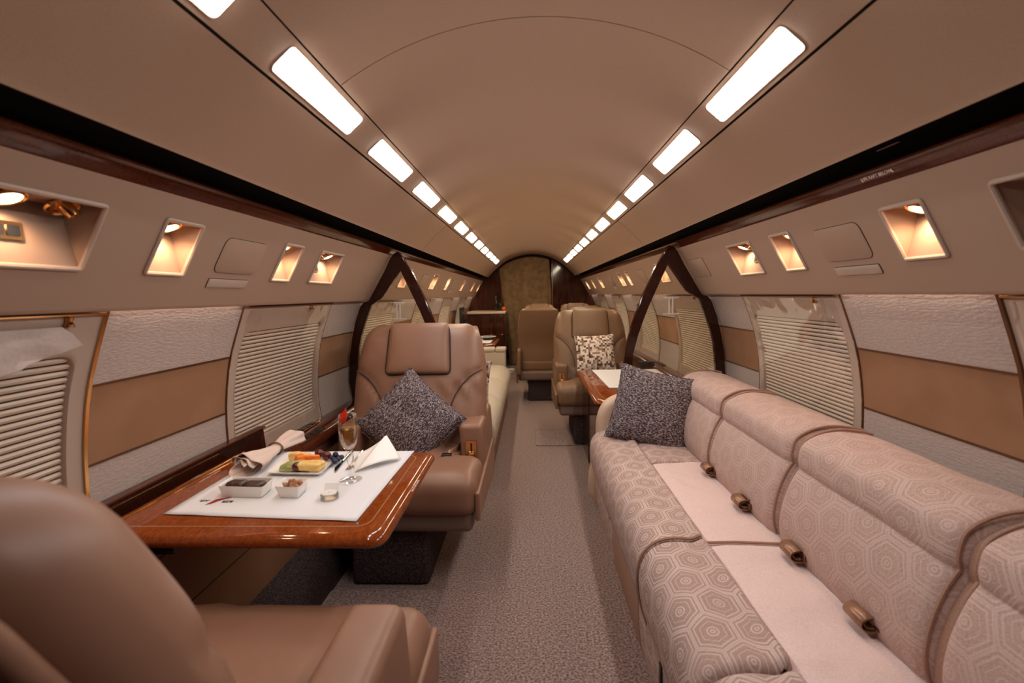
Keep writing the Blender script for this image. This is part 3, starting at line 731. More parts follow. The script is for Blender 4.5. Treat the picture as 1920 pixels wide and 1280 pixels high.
# curtain over the doorway
cur = thing('curtain', 'brown cloth curtain draped over the far doorway', 'curtain', (-.1, 8.32, 0))
mb = MB(); rows = []
for i in range(41):
    f = i / 40; z = 1.86 - f * 1.84
    top = min(1, f / .12)
    xl = -.545 + .10 * max(0, (f - .15)) ** .8 * 1.6; xr = .30 + .04 * min(1, f * 3) - .02 * f
    if f > .8: xl += 0
    row = []
    for j in range(61):
        g = j / 60; x = xl + (xr - xl) * g
        arch = 1.905 - .89 + math.sqrt(.89 ** 2 - min(.6, abs(x)) ** 2) - .05
        zz = min(z, arch - f * .02)
        y = 8.33 + .016 * math.sin(g * 30 + 4 * f + 2 * math.sin(f * 5)) * (.35 + f) + .03 * mnoise.noise(Vector((g * 4, f * 3, 2))) - .02 * math.exp(-((g - .12 - f * .1) * 14) ** 2)
        row.append((x, y, zz))
    rows.append(row)
mb.grid(rows); mb.build('drape', 'curtain', cur)
mb = MB(); mb.tube([(x, 8.35, 1.905 - .89 + math.sqrt(.89 ** 2 - x * x) - .04) for x in [-.5 + .08 * i for i in range(11)]], .01, 8); mb.build('curtain_track', 'bronze', cur)

# partitions -------------------------------------------------------------
OUT_IN = [(.785, 1.487), (.748, 1.435), (.706, 1.362), (.638, 1.213), (.600, 1.115), (.571, 1.023), (.552, .955), (.537, .888), (.524, .79), (.519, .68)]
OUT_OUT = [(.812, 1.474), (.832, 1.452), (.873, 1.372), (.975, 1.200), (1.005, 1.192), (1.028, 1.165), (1.064, 1.068), (1.088, .97), (1.108, .863), (1.117, .721), (1.102, .62)]
IN_OUT = [(.886, 1.225), (.925, 1.198), (.96, 1.176), (.98, 1.13), (.998, 1.08), (1.03, .989), (1.046, .92), (1.055, .843), (1.061, .75), (1.058, .66)]
IN_IN = [(.671, 1.139), (.640, 1.058), (.614, .984), (.597, .92), (.581, .855), (.575, .751), (.573, .66)]
def partition(s, zb, label):
    t = thing('partition', label, 'partition', (s * .8, 2.85, zb))
    a = OUT_IN + [(.517, zb)]; b = OUT_OUT + [(1.09, zb)]
    hole = [(.778, 1.379)] + IN_OUT + list(reversed(IN_IN))
    mb = MB(); mb.prism(a + list(reversed(b)), [hole], lambda u, v, tt: (s * u, tt, v), 2.832, 2.868); fr_ = mb.build('frame', 'wood_dark2', t, sharp=30)
    bev = fr_.modifiers.new('edge', 'BEVEL'); bev.width = .005; bev.segments = 2; bev.limit_method = 'ANGLE'
    mb = MB(); mb.prism([((u - .8) * 1.01 + .8, (v - 1.0) * 1.01 + 1.0) for u, v in hole], [], lambda u, v, tt: (s * u, tt, v), 2.848, 2.852); g = mb.build('glass_pane', 'pane', t, smooth=False)
    mb = MB()
    c = .80; zc = 1.14
    for (x0, x1, z0, z1) in ((-.045, .045, .045, .051), (-.03, .03, .038, .041), (-.045, .045, -.051, -.045), (-.014, -.006, -.045, .045), (.006, .014, -.045, .045)):
        mb.box(s * (c + x0), s * (c + x1), 2.8455, 2.8475, zc + z0, zc + z1)
    mb.build('etched_emblem', 'etch', g, smooth=False)
    # wrinkled protective film left on the outboard edge of the pane
    mb = MB(); rows = []
    for i in range(21):
        f = i / 20; row = []
        for j in range(9):
            k = j / 8; v = 1.16 - .5 * f
            xo = 1.0 if v > 1.08 else 1.0 + .05 * min(1, (1.08 - v) / .2)
            u = xo - .20 * k * (0.6 + .4 * math.sin(f * 3))
            row.append((s * u, 2.838 - .008 * abs(mnoise.noise(Vector((u * 14, v * 20, s)))) , v))
        rows.append(row)
    mb.grid(rows); mb.build('plastic_film', 'film', g)
M['wood_dark2'] = wood_mat('dark red mahogany frame', (0.020, 0.005, 0.003, 1), (0.042, 0.010, 0.005, 1), (30, 30, 10), 0.09)
partition(-1, .40, 'dark wooden arched partition with glass pane behind the front left armchair')
partition(1, .605, 'dark wooden arched partition with glass pane at the far end of the pink sofa')

# ------------------------------------------------------------------ side ledges, tables
def ledge(s, ya, yb, label):
    t = thing('side_ledge', label, 'ledge', (s * 1.05, (ya + yb) / 2, .55))
    prof = [(1.10, .612), (1.06, .612), (1.035, .608), (1.005, .592), (.992, .575), (.990, .555), (.998, .545), (1.02, .54), (1.09, .54)]
    mb = MB(); mb.grid([[(s * x, ya, z) for x, z in prof], [(s * x, yb, z) for x, z in prof]])
    for y in (ya, yb): mb.add([(s * x, y, z) for x, z in prof], [tuple(range(len(prof)))])
    mb.build('ledge_top', 'wood', t); return t
lg = ledge(-1, .1, 2.83, 'mahogany side ledge under the near left windows')
def ctrl(par, s, x0, x1, y0, y1, z0, z1, n, deep=.004):
    """brass framed control plate with black buttons, lying on a slope from (x0,z0) to (x1,z1)"""
    ex = Vector((0, 1, 0)); ey = Vector((s * (x1 - x0), 0, z1 - z0)); ln_ = ey.length; ey.normalize(); nz = ex.cross(ey); nz = nz if nz.z > 0 else -nz
    o = Vector((s * x0, y0, z0)); w_ = y1 - y0
    F = lambda u, v, h: o + ex * u + ey * v + nz * h
    mb = MB(); mb.prism(rrect(0, w_, 0, ln_, .003, 2), [], F, 0, deep); p = mb.build('control_plate', 'brass', par)
    for k in range(n):
        mb = MB(); a = w_ * (.06 + .88 * k / n); b = a + w_ * .88 / n * .8; mb.prism(rrect(a, b, ln_ * .18, ln_ * .82, .002, 2), [], F, deep, deep + .003); mb.build('button', 'black', p)
ctrl(lg, -1, 1.06, 1.105, 2.02, 2.30, .614, .614, 5)
ctrl(lg, -1, 1.008, 1.040, 1.99, 2.24, .594, .608, 4)
lr = ledge(1, 2.88, 7.4, 'mahogany side ledge under the right windows beyond the partition')
ctrl(lr, 1, 1.06, 1.10, 4.0, 4.25, .614, .614, 4)
ll = ledge(-1, 2.88, 7.4, 'mahogany side ledge under the left windows beyond the partition')
# raised flap of the table bin, leaning on the wall
t = thing('table_bin_flap', 'dark glossy flap board standing along the wall behind the laid table', 'flap', (-1.09, 1.2, .61))
mb = MB(); mb.prism([(1.113, .708), (1.096, .712), (1.088, .708), (1.080, .617), (1.090, .613), (1.108, .613)], [], lambda u, v, tt: (-u, tt, v), .30, 1.845); mb.build('flap_board', 'wood_dark2', t)
mb = MB(); mb.prism([(1.115, .716), (1.086, .716), (1.083, .712), (1.086, .7085), (1.115, .7085)], [], lambda u, v, tt: (-u, tt, v), .30, 1.855); mb.build('edge_band', 'wood', t)

def table(label, x_in, x_out, ya, yb, z, s, legs=None, m='wood_x', name='folding_table'):
    """fold-out table, inboard rounded corners; x values are magnitudes"""
    t = thing(name, label, 'table', (s * (x_in + x_out) / 2, (ya + yb) / 2, z - .04))
    def outline(d, r):
        pts = []
        for cx, cy, a0 in ((x_in + r + d, ya + r + d, 180), (x_in + r + d, yb - r - d, 90)):
            arc = [(cx + r * math.cos(math.radians(a0 + 90 * k / 6)), cy + r * math.sin(math.radians(a0 + 90 * k / 6))) for k in range(7)]
            pts += arc if a0 == 90 else arc
        a = [(x_in + d + r + r * math.cos(math.radians(270 - 90 * k / 6)), ya + d + r + r * math.sin(math.radians(270 - 90 * k / 6))) for k in range(7)]
        b = [(x_in + d + r + r * math.cos(math.radians(180 - 90 * k / 6)), yb - d - r + r * math.sin(math.radians(180 - 90 * k / 6))) for k in range(7)]
        return [(x_out, ya + d)] + a + b + [(x_out, yb - d)]
    rows = []
    for d, h, r in ((.014, -.031, .028), (.005, -.028, .035), (0, -.021, .038), (.002, -.012, .038), (.012, -.003, .034), (.024, 0, .028)):
        rows.append([(s * u, v, z + h) for u, v in outline(d, r)])
    mb = MB(); mb.grid(rows, closed_u=True); k = len(rows[0])
    mb.f.append(tuple(5 * k + j for j in range(k))); mb.f.append(tuple(j for j in range(k))[::-1])
    top = mb.build('table_top', m, t, sharp=50)
    o1, o2 = outline(.052, .035), outline(.0555, .033)
    mb = MB(); mb.grid([[(s * u, v, z + .0004) for u, v in o1], [(s * u, v, z + .0004) for u, v in o2]], closed_u=True); mb.build('inlay_line', 'inlay', top)
    return t, top
t, top = table('glossy mahogany table laid with food beside the near left armchairs', .352, 1.055, 1.03, 1.645, .68, -1)
mb = MB(); mb.tube([(-1.038, 1.06, .6815), (-1.038, 1.63, .6815)], .004, 8); mb.build('hinge', 'brass', t)
mb = MB(); mb.box(-.98, -.90, 1.1, 1.6, .60, .641); mb.box(-1.0, -.985, 1.1, 1.6, .56, .641); mb.build('support_arm', 'black', t)
for k, dy in enumerate((0, .012)):
    text('placard', 'CLOSE TABLE FOR TAXI' if k == 0 else 'TAKE OFF AND LANDING', .0075, frame((-.365 + .010 * k, 1.345, .6765 - .003), (0, 1, 0), (-1, 0, .22)), 'white_ink', top)
text('placard', 'CLOSE TABLE FOR LANDING', .0075, frame((-1.012, 1.41, .6806), (0, 1, 0), (-1, 0, 0)), 'white_ink', top)

# placemats
def placemat(label, pts, z, seed, group=None):
    """pts = near-left, near-right, far-right, far-left"""
    P = [Vector(p) for p in pts]; n = 24; rows = []
    for i in range(n + 1):
        a = P[0].lerp(P[3], i / n); b = P[1].lerp(P[2], i / n); row = []
        for j in range(n + 1):
            p = a.lerp(b, j / n); e = min(i, j, n - i, n - j) / n
            h = .0012 + .004 * max(0, mnoise.noise(Vector((p.x * 9, p.y * 9, seed))) - .1) * (1 if e < .12 else .15)
            row.append((p.x, p.y, z + h))
        rows.append(row)
    mb = MB(); mb.grid(rows); o = mb.build('placemat', 'linen', None)
    sm = o.modifiers.new('cloth thickness', 'SOLIDIFY'); sm.thickness = .0012; sm.offset = 1
    tag(o, label, 'placemat', group); return o
pm = placemat('white linen placemat with printed emblem under the meal', [(-.955, 1.145), (-.442, 1.105), (-.428, 1.632), (-.955, 1.63)], .6805, 3)
ez = .6840
text('lettering', 'AIR', .017, frame((-.900, 1.222, ez), (-1, 0, 0), (.25, -1, 0)), 'ink', pm)
text('lettering', 'BZB', .017, frame((-.832, 1.216, ez), (-1, 0, 0), (.25, -1, 0)), 'ink', pm)
mb = MB(); mb.add([(-.8805, 1.193, ez), (-.868, 1.203, ez), (-.858, 1.222, ez), (-.838, 1.243, ez), (-.836, 1.246, ez), (-.864, 1.236, ez), (-.874, 1.228, ez)], [tuple(range(7))]); mb.build('emblem_wing', 'red_ink', pm, smooth=False)

# ------------------------------------------------------------------ meal on the table
TZ = .6835
def rect_dish(name, label, pts, z0, z1, flare, wall=.004, well=.006):
    """four-sided dish from its base corners"""
    P = [Vector((x, y)) for x, y in pts]; c = sum(P, Vector((0, 0))) / 4
    def ring(f, z, r=.12):
        out = []
        for i in range(4):
            a, b, d = P[i - 1], P[i], P[(i + 1) % 4]
            for t in (0, .5, 1):
                p = (b + (a - b).normalized() * .006).lerp(b, t * 2) if t <= .5 else b.lerp(b + (d - b).normalized() * .006, t * 2 - 1)
                if t == .5: p = b + ((a - b).normalized() + (d - b).normalized()) * .0018
                pc = c + (p - c) * f; out.append((pc.x, pc.y, z))
        return out
    t = thing(name, label, 'dish' if 'plate' not in name else 'plate', (c.x, c.y, z0))
    rows = [ring(.96, z0), ring(1.0, z0 + .002), ring(flare, z1 - .001), ring(flare - .01, z1 + .0005), ring(flare - .05, z1 - .001), ring(1.0 - .03, z0 + well + .002), ring(.9, z0 + well)]
    mb = MB(); mb.grid(rows, closed_u=True); mb.f.append(tuple(range(12))[::-1]); mb.f.append(tuple(72 + k for k in range(12)))
    mb.build('body', 'china', t, sharp=28); return t
rect_dish('serving_plate', 'square white china plate of cut fruit', [(-.815, 1.405), (-.665, 1.398), (-.672, 1.545), (-.825, 1.552)], TZ, TZ + .013, 1.16)
rect_dish('oblong_dish', 'oblong white china dish holding chocolate cakes', [(-.868, 1.245), (-.752, 1.238), (-.757, 1.300), (-.873, 1.307)], TZ, TZ + .032, 1.13)
rect_dish('square_bowl', 'small square white china bowl of nuts', [(-.705, 1.240), (-.650, 1.236), (-.652, 1.290), (-.708, 1.294)], TZ, TZ + .034, 1.30)
pz = TZ + .008
def single(name, m, label, cat, fn, group=None, sharp=40):
    mb = MB(); fn(mb); o = mb.build(name, m, None, sharp); tag(o, label, cat, group); return o
def chunk(mb, c, h, r, seed, rz, fn=None):
    rot = Matrix.Rotation(rz, 3, 'Z')
    def f(p, u):
        p = p + Vector((mnoise.noise(p * 40 + Vector((seed, 0, 0))), mnoise.noise(p * 40 + Vector((0, seed, 0))), mnoise.noise(p * 30 + Vector((0, 0, seed))))) * .004
        if fn: p = fn(p, u)
        return rot @ p
    soft_box(mb, c, h, r, (4, 4, 3), f)
single('chocolate_cake', 'chocolate', 'glossy chocolate cake at the left of the oblong dish', 'cake', lambda mb: chunk(mb, (-.842, 1.276, TZ + .021), (.026, .021, .013), .012, 1, 0), 'chocolate cakes in the dish')
single('chocolate_cake', 'chocolate', 'glossy chocolate cake at the right of the oblong dish', 'cake', lambda mb: chunk(mb, (-.788, 1.271, TZ + .020), (.026, .021, .013), .012, 5, .1), 'chocolate cakes in the dish')
random.seed(3)
for i in range(16):
    x = -.680 + random.uniform(-.022, .022); y = 1.264 + random.uniform(-.018, .02); z = TZ + .014 + (.010 if i > 6 else 0) + random.uniform(0, .006) + (.006 if i > 12 else 0)
    single('nut', 'nut', 'roasted brown nut in the small square bowl', 'nut', lambda mb: blob(mb, (x, y, z), .0085, i, .35, (1.25, .8, .7), 10, Euler((random.random() * 3, random.random() * 3, random.random() * 3)).to_matrix()), 'nuts in the bowl')
def melon(mb):
    rows = []
    for i in range(13):
        f = i / 12; row = []
        for j in range(14):
            a = PI * j / 13; rr = .021 * math.sin(PI * (.12 + .76 * f)) ** .6
            rr *= 1 + .05 * math.sin(f * 60)
            row.append(Vector((-.795 + .075 * f - .012 * (f - .5) ** 2, 1.432 + .018 * f + rr * math.cos(a) * 1.2, pz + rr * math.sin(a) * 1.25)))
        rows.append(row)
    mb.grid(rows); 
    for e in (0, 12): mb.add([rows[e][j] for j in range(14)], [tuple(range(14))])
single('melon_slice', 'melon', 'pale green ridged melon slice on the fruit plate', 'fruit', melon)
single('pineapple_chunk', 'pineapple', 'large yellow pineapple slab at the front of the fruit plate', 'fruit', lambda mb: chunk(mb, (-.702, 1.430, pz + .013), (.038, .024, .012), .007, 3, -.1))
single('pineapple_chunk', 'pineapple', 'yellow pineapple piece at the back left of the fruit plate', 'fruit', lambda mb: chunk(mb, (-.778, 1.515, pz + .013), (.034, .018, .012), .007, 8, -.25))
single('papaya_wedge', 'papaya', 'orange papaya wedge left of centre on the fruit plate', 'fruit', lambda mb: chunk(mb, (-.755, 1.468, pz + .018), (.016, .017, .017), .005, 4, .6, lambda p, u: Vector((p.x * (1 - .35 * u.z), p.y * (1 - .3 * u.z), p.z))))
single('papaya_wedge', 'papaya', 'orange papaya strip behind the pineapple slab', 'fruit', lambda mb: chunk(mb, (-.724, 1.486, pz + .018), (.022, .008, .010), .005, 9, .5))
for (x, y, z, lb) in ((-.742, 1.420, .013, 'dark red grape at the front between melon and pineapple'), (-.722, 1.535, .016, 'dark red grape at the back of the plate beside the papaya'), (-.692, 1.520, .014, 'dark red grape at the back beside the blueberries')):
    single('grape', 'grape', lb, 'grape', lambda mb: blob(mb, (x, y, pz + z), .0145, 1, .05, (1.1, 1, 1), 16), 'grapes on the fruit plate')
for (x, y, z) in ((-.672, 1.515, .009), (-.655, 1.520, .009), (-.645, 1.500, .009), (-.660, 1.500, .009), (-.657, 1.510, .022), (-.648, 1.480, .009), (-.640, 1.515, .010)):
    single('blueberry', 'berry', 'blueberry in the cluster at the back right of the fruit plate', 'berry', lambda mb: blob(mb, (x, y, pz + z), .0092, 2, .06, (1, 1, .92), 14), 'blueberries on the fruit plate')
# rolled napkin in a ring
t = thing('rolled_napkin', 'rolled pinkish linen napkin in a ring left of the fruit plate', 'napkin', (-.90, 1.56, TZ))
def roll(mb, layers):
    A, B = Vector((-.905, 1.425, TZ + .022)), Vector((-.905, 1.735, TZ + .020))
    for k in range(layers):
        rows = []
        for i in range(33):
            f = i / 32; ax = A.lerp(B, f); ring = abs(f - .55)
            R = .015 + .016 * min(1, (ring / .42)) ** .8 + (.012 * max(0, .28 - f) / .28)
            R *= 1 - .22 * k; row = []
            a0 = -.35 + .55 * k; span = PI * (1.75 - .2 * k)
            for j in range(41):
                g = j / 40; a = a0 + span * g
                rr = R * (1 + .10 * math.sin(a * 5 + f * 4 + k * 2) * min(1, ring * 4) + .05 * mnoise.noise(Vector((a * 2, f * 9, k))))
                yoff = -.05 * max(0, .25 - f) / .25 * (math.sin(g * PI * 2.3 + k) * .5 + .3 * k)
                row.append(Vector((ax.x + rr * math.cos(a) * 1.35, ax.y + yoff, max(TZ + .001 + .0012 * k, ax.z + rr * math.sin(a) * .95))))
            rows.append(row)
        mb.grid(rows)
mb = MB(); roll(mb, 3)
nk = mb.build('folded_cloth', 'napkin', t, sharp=80); sm = nk.modifiers.new('cloth thickness', 'SOLIDIFY'); sm.thickness = .0016
mb = MB(); c = Vector((-.905, 1.595, TZ + .021))
mb.tube([c + Vector((.0245 * math.cos(a) * 1.1, .006 * math.sin(a), .0195 * math.sin(a) + .001)) for a in [2 * PI * k / 28 for k in range(28)]], .0028, 8, closed=True); mb.build('napkin_ring', 'bronze', t)
# folded white paper napkin
t = thing('folded_paper_napkin', 'white paper napkin folded to a pocket by the table edge', 'napkin', (-.52, 1.5, TZ))
def tri(mb, A, B, C_, n=14, bulge=.012):
    A, B, C_ = Vector(A), Vector(B), Vector(C_); nr = (B - A).cross(C_ - A).normalized(); rows = []
    for i in range(n + 1):
        f = i / n; row = []
        for j in range(n + 1):
            g = j / n; base = A.lerp(B, g); p = base.lerp(C_.lerp(C_ + (B - A) * .05, g), f)
            p += nr * bulge * math.sin(PI * g) * (1 - f) ; row.append(p)
        rows.append(row)
    mb.grid(rows)
mb = MB(); tri(mb, (-.560, 1.425, TZ + .004), (-.448, 1.530, TZ + .006), (-.520, 1.600, TZ + .062)); tri(mb, (-.515, 1.605, TZ + .062), (-.625, 1.570, TZ + .002), (-.560, 1.428, TZ + .002), bulge=-.006)
o = mb.build('pocket_fold', 'paper', t); sm = o.modifiers.new('paper thickness', 'SOLIDIFY'); sm.thickness = .0014
mb = MB(); tri(mb, (-.557, 1.432, TZ + .001), (-.452, 1.540, TZ + .001), (-.585, 1.590, TZ + .002), bulge=-.002); o = mb.build('back_fold', 'paper', t); sm = o.modifiers.new('paper thickness', 'SOLIDIFY'); sm.thickness = .0014
# cutlery
def knife():
    t = thing('table_knife', 'steel table knife lying left of the champagne glass', 'knife', (-.633, 1.52, TZ))
    mb = MB(); mb.tube([(-.637, 1.515, TZ + .004), (-.640, 1.57, TZ + .005), (-.643, 1.618, TZ + .0045)], [.0042, .0062, .0055], 10); mb.build('handle', 'steel', t)
    mb = MB(); mb.prism([(-.6405, 1.518), (-.634, 1.518), (-.627, 1.47), (-.622, 1.425), (-.628, 1.428), (-.640, 1.46)], [], lambda u, v, h: (u, v, h), TZ + .002, TZ + .0038); mb.build('blade', 'steel', t, smooth=False)
knife()
t = thing('table_fork', 'steel table fork lying right of the knife', 'fork', (-.598, 1.54, TZ))
mb = MB(); mb.tube([(-.5935, 1.492, TZ + .010), (-.597, 1.53, TZ + .008), (-.601, 1.57, TZ + .006), (-.604, 1.608, TZ + .006)], [.0022, .0028, .0042, .0055], 10); mb.build('handle', 'steel', t)
mb = MB(); mb.prism([(-.600, 1.470), (-.584, 1.470), (-.586, 1.485), (-.592, 1.494), (-.597, 1.485)], [], lambda u, v, h: (u, v, h + (v - 1.47) * .2), TZ + .004, TZ + .006)
for k in range(4): mb.tube([(-.5985 + k * .0043, 1.471, TZ + .005), (-.5985 + k * .0043, 1.455, TZ + .002), (-.598 + k * .0043, 1.438, TZ + .004)], [.0013, .0012, .0007], 6)
mb.build('tines', 'steel', t)
# flute
fx, fy = -.552, 1.362
t = thing('champagne_flute', 'crystal flute of golden sparkling drink on the placemat', 'glass', (fx, fy, TZ))
pr = [(.0005, .001), (.031, .001), (.0325, .003), (.026, .006), (.012, .011), (.006, .018), (.0045, .03), (.006, .05), (.0075, .058), (.0115, .066), (.0125, .072), (.0115, .078), (.006, .085), (.0065, .09), (.014, .097), (.022, .110), (.0262, .130), (.0272, .155), (.0268, .18), (.0265, .198),
      (.0258, .1985), (.0255, .18), (.0259, .155), (.0249, .131), (.0208, .112), (.013, .100), (.004, .094), (.0005, .0935)]
mb = MB(); mb.lathe(pr, (fx, fy, TZ), 32); mb.build('crystal_body', 'crystal', t, sharp=60)
mb = MB(); mb.lathe([(.0005, .0938), (.0038, .0945), (.0127, .1005), (.0205, .1125), (.0246, .1315), (.0255, .150), (.0256, .158), (.0005, .158)], (fx, fy, TZ), 32); mb.build('drink', 'drink', t, sharp=40)
for k, (dx, dy) in enumerate(((-.013, -.008), (.012, -.006))):
    single('blueberry', 'berry', ('blueberry floating at the left in the flute', 'blueberry floating at the right in the flute')[k], 'berry', lambda mb: blob(mb, (fx + dx, fy + dy, TZ + .154), .0085, 4, .06, (1, 1, .85), 12))
def slice_(mb):
    mb.prism([(-.012, -.010), (.002, -.013), (.008, -.008), (.010, .010), (.006, .030), (.002, .022), (-.010, .012)], [], lambda u, v, h: (fx - .004 + u, fy - .021 + h + v * .25, TZ + .192 + v), -.002, .002)
single('fruit_garnish', 'red', 'red pointed fruit slice stuck on the rim of the flute', 'garnish', slice_)
# small round sweet tin
t = thing('mint_tin', 'small clear round box with white lid on the placemat', 'box', (-.562, 1.235, TZ))
mb = MB(); mb.lathe([(.0225, 0), (.0235, .003), (.0235, .012), (.0215, .013)], (-.562, 1.235, TZ), 28); mb.build('cup', 'milky', t)
mb = MB(); mb.lathe([(.0195, .0135), (.0200, .015), (.0190, .017), (.0005, .0172)], (-.563, 1.236, TZ), 28); lid = mb.build('lid', 'china', t)
mb = MB(); mb.lathe([(.002, .0174), (.0002, .0178)], (-.563, 1.236, TZ), 10); mb.build('red_dot', 'red_ink', lid)
mb = MB(); mb.prism(rrect(-.020, .020, 0, .030, .003, 2), [], lambda u, v, h: (-.568 + u, 1.258 + h + v * .35, TZ + .002 + v * .9), 0, .0012); mb.build('clear_tag', 'milky', t, smooth=False)

# ------------------------------------------------------------------ armchairs
def arm_chair(label, loc, leather='leather', hw=.353, aw=.112, group=None, base=True, arms=(-1, 1), recline=.36, bw=None, rnd=.15, head=.955, arm_len=.25, seams=True):
    """modelled at the origin, facing -y, then moved by its Empty"""
    t = thing('armchair', label, 'chair', (0, 0, 0), group)
    iw = hw - aw; bw = bw or hw - .008
    if base:
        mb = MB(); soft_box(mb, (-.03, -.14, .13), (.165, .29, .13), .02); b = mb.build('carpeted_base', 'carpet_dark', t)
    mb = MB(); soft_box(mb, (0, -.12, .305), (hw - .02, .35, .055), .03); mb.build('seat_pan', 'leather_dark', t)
    mb = MB()
    def puff(p, u):
        z = p.z
        if u.z > .2: p.z += .018 * (1 - u.x ** 4) * (1 - min(1, abs(u.y)) ** 3) + .003 * mnoise.noise(Vector((p.x * 9, p.y * 14, 1)))
        if u.z > .5: p.z += .0065 * math.sin(p.x * 70 + 16 * p.y + 3 * mnoise.noise(Vector((p.x * 6, p.y * 5, 8)))) * max(0, .30 + mnoise.noise(Vector((p.x * 4, p.y * 3, 3))))
        return p
    soft_box(mb, (0, -.14, .415), (iw + .006, .34, .07), .045, (40, 16, 4), puff)
    soft_box(mb, (0, -.335, .405), (hw, .165, .082), .055, (12, 8, 4), puff)
    mb.build('seat_cushion', leather, t, sharp=70)
    for s in arms:
        mb = MB(); x0 = iw; 
        def af(p, u):
            p.x -= .008 * max(0, u.z) * s
            return p
        soft_box(mb, (s * (hw - aw / 2), .35 - arm_len, .475), (aw / 2, arm_len, .145), .026, (3, 6, 4), af)
        a = mb.build('armrest', leather, t, sharp=60)
        mb = MB(); soft_box(mb, (s * (hw + .002), -.10, .355), (.010, .385, .075), .009, (2, 6, 3), lambda p, u: Vector((p.x, p.y, p.z - .05 * max(0, u.y) * (u.z < 0) + .03 * max(0, -u.y) * (u.z < 0)))); mb.build('side_panel', leather, a)
        cx = s * (hw - aw / 2 - .004); fy = .35 - 2 * arm_len
        mb = MB(); mb.prism([(cx - .024, .445), (cx + .024, .445), (cx + .024, .545), (cx - .024, .545)], [[(cx - .016, .460), (cx + .016, .460), (cx + .016, .537), (cx - .016, .537)]], lambda u, v, h: (u, h, v), fy - .009, fy + .002)
        mb.box(cx - .016, cx + .016, fy - .0035, fy + .0015, .458, .54); mb.box(cx - .013, cx + .013, fy - .016, fy + .002, .452, .475); mb.tube([(cx - .01, fy - .006, .487), (cx + .01, fy - .006, .487)], .006, 8)
        lt = mb.build('brass_catch', 'brass', a)
        mb = MB(); mb.box(cx - .004, cx + .004, fy - .0042, fy - .003, .492, .532); mb.build('catch_slot', 'black', a, smooth=False)
    # backrest
    H = .345; seamc = [(bw * .985, .845), (bw * .78, .812), (bw * .60, .745), (bw * .49, .66), (bw * .46, .58)]
    sc = catmull(seamc, 6, False)
    def shear(z): return .085 + (z - .62) * (recline if z > .62 else .36)
    def half(z): 
        k = max(0, min(1, (z - .80) / .28)); return 1 - rnd * k * k - .03 * k
    def bf(p, u):
        z = p.z + .725
        if u.y < -.2:
            d = min((Vector((abs(p.x), z)) - q_).length for q_ in sc)
            pf = .022 * (1 - abs(u.x) ** 3) * (1 - abs(u.z) ** 4)
            p.y -= pf; p.y += .018 * math.exp(-(d / .014) ** 2)
            p.y += .0035 * mnoise.noise(Vector((p.x * 8, z * 12, 4.2))) + .011 * math.sin(abs(p.x) * 60 + z * 45 + 2 * mnoise.noise(Vector((p.x * 5, z * 5, 1)))) * max(0, mnoise.noise(Vector((p.x * 6, z * 6, 9))))
        p.x *= half(z); p.y += shear(z)
        return p
    mb = MB(); soft_box(mb, (0, 0, .725), (bw, .075, H), .07, (26, 3, 26), bf)
    br = mb.build('backrest', leather, t, sharp=70)
    for s in ((-1, 1) if seams else ()):
        mb = MB(); mb.tube([(s * p.x * half(p.y), shear(p.y) - .075 - .022 * (1 - (p.x / bw) ** 3) + .007, p.y) for p in sc[1:]], .0028, 6); mb.build('seam', 'seam', br)
    mb = MB()
    def hf(p, u):
        if u.y < 0: p.y -= .014 * (1 - u.x ** 4) * (1 - u.z ** 4)
        p.x *= 1 - .04 * u.z; p.y += recline * p.z; return p
    hrw = min(.16, hw * .5)
    soft_box(mb, (0, shear(head) - .094, head), (hrw, .028, .128), .026, (10, 2, 8), hf); hr = mb.build('headrest', leather, t, sharp=70)
    mb = MB(); mb.tube([(x * (1 - .04 * (z - head) / .128), shear(z) - .099, z) for x, z in [(p[0], p[1]) for p in rrect(-hrw - .002, hrw + .002, head - .130, head + .115, .028, 4)]], .0040, 6, closed=True); mb.build('welt', 'seam', hr)
    # rear shell
    mb = MB(); soft_box(mb, (0, 0, .65), (bw * .97, .012, .403), .012, (10, 2, 12), lambda p, u: Vector((p.x * half(p.z + .65), p.y + max(shear(p.z + .65), .10) + .070 + .012 * (1 - u.x ** 4) * (1 - u.z ** 4), p.z))); mb.build('back_shell', leather, t, sharp=70)
    t.location = loc
    return t
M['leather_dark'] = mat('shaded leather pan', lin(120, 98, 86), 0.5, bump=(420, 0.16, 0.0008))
arm_chair('taupe leather armchair facing the camera, grey pillow on it, behind the laid table', (-.595, 2.35, 0))
c2 = arm_chair('blurred taupe leather armchair in the near left corner, back to the camera', (-.605, .575, .018), bw=.275, rnd=.25, head=.86, arm_len=.325, seams=False); c2.rotation_euler = (0, 0, PI)
arm_chair('taupe leather armchair with mosaic pillow facing the camera beyond the right table', (.515, 4.25, 0), 'leather_tan', .335)
c4 = arm_chair('tan armchair seen from behind in the far aisle', (.075, 5.62, 0), 'leather_tan', .255, .04, base=True); c4.rotation_euler = (0, 0, PI)
c5 = arm_chair('tan armchair seen from behind, hidden beside the far aisle one', (.62, 5.62, 0), 'leather_tan', .255, .04); c5.rotation_euler = (0, 0, PI)
arm_chair('tan armchair at the far bulkhead, left of the pair', (.11, 7.0, 0), 'leather_tan', .255, .04)
arm_chair('tan armchair at the far bulkhead, right of the pair', (.645, 7.0, 0), 'leather_tan', .255, .04)
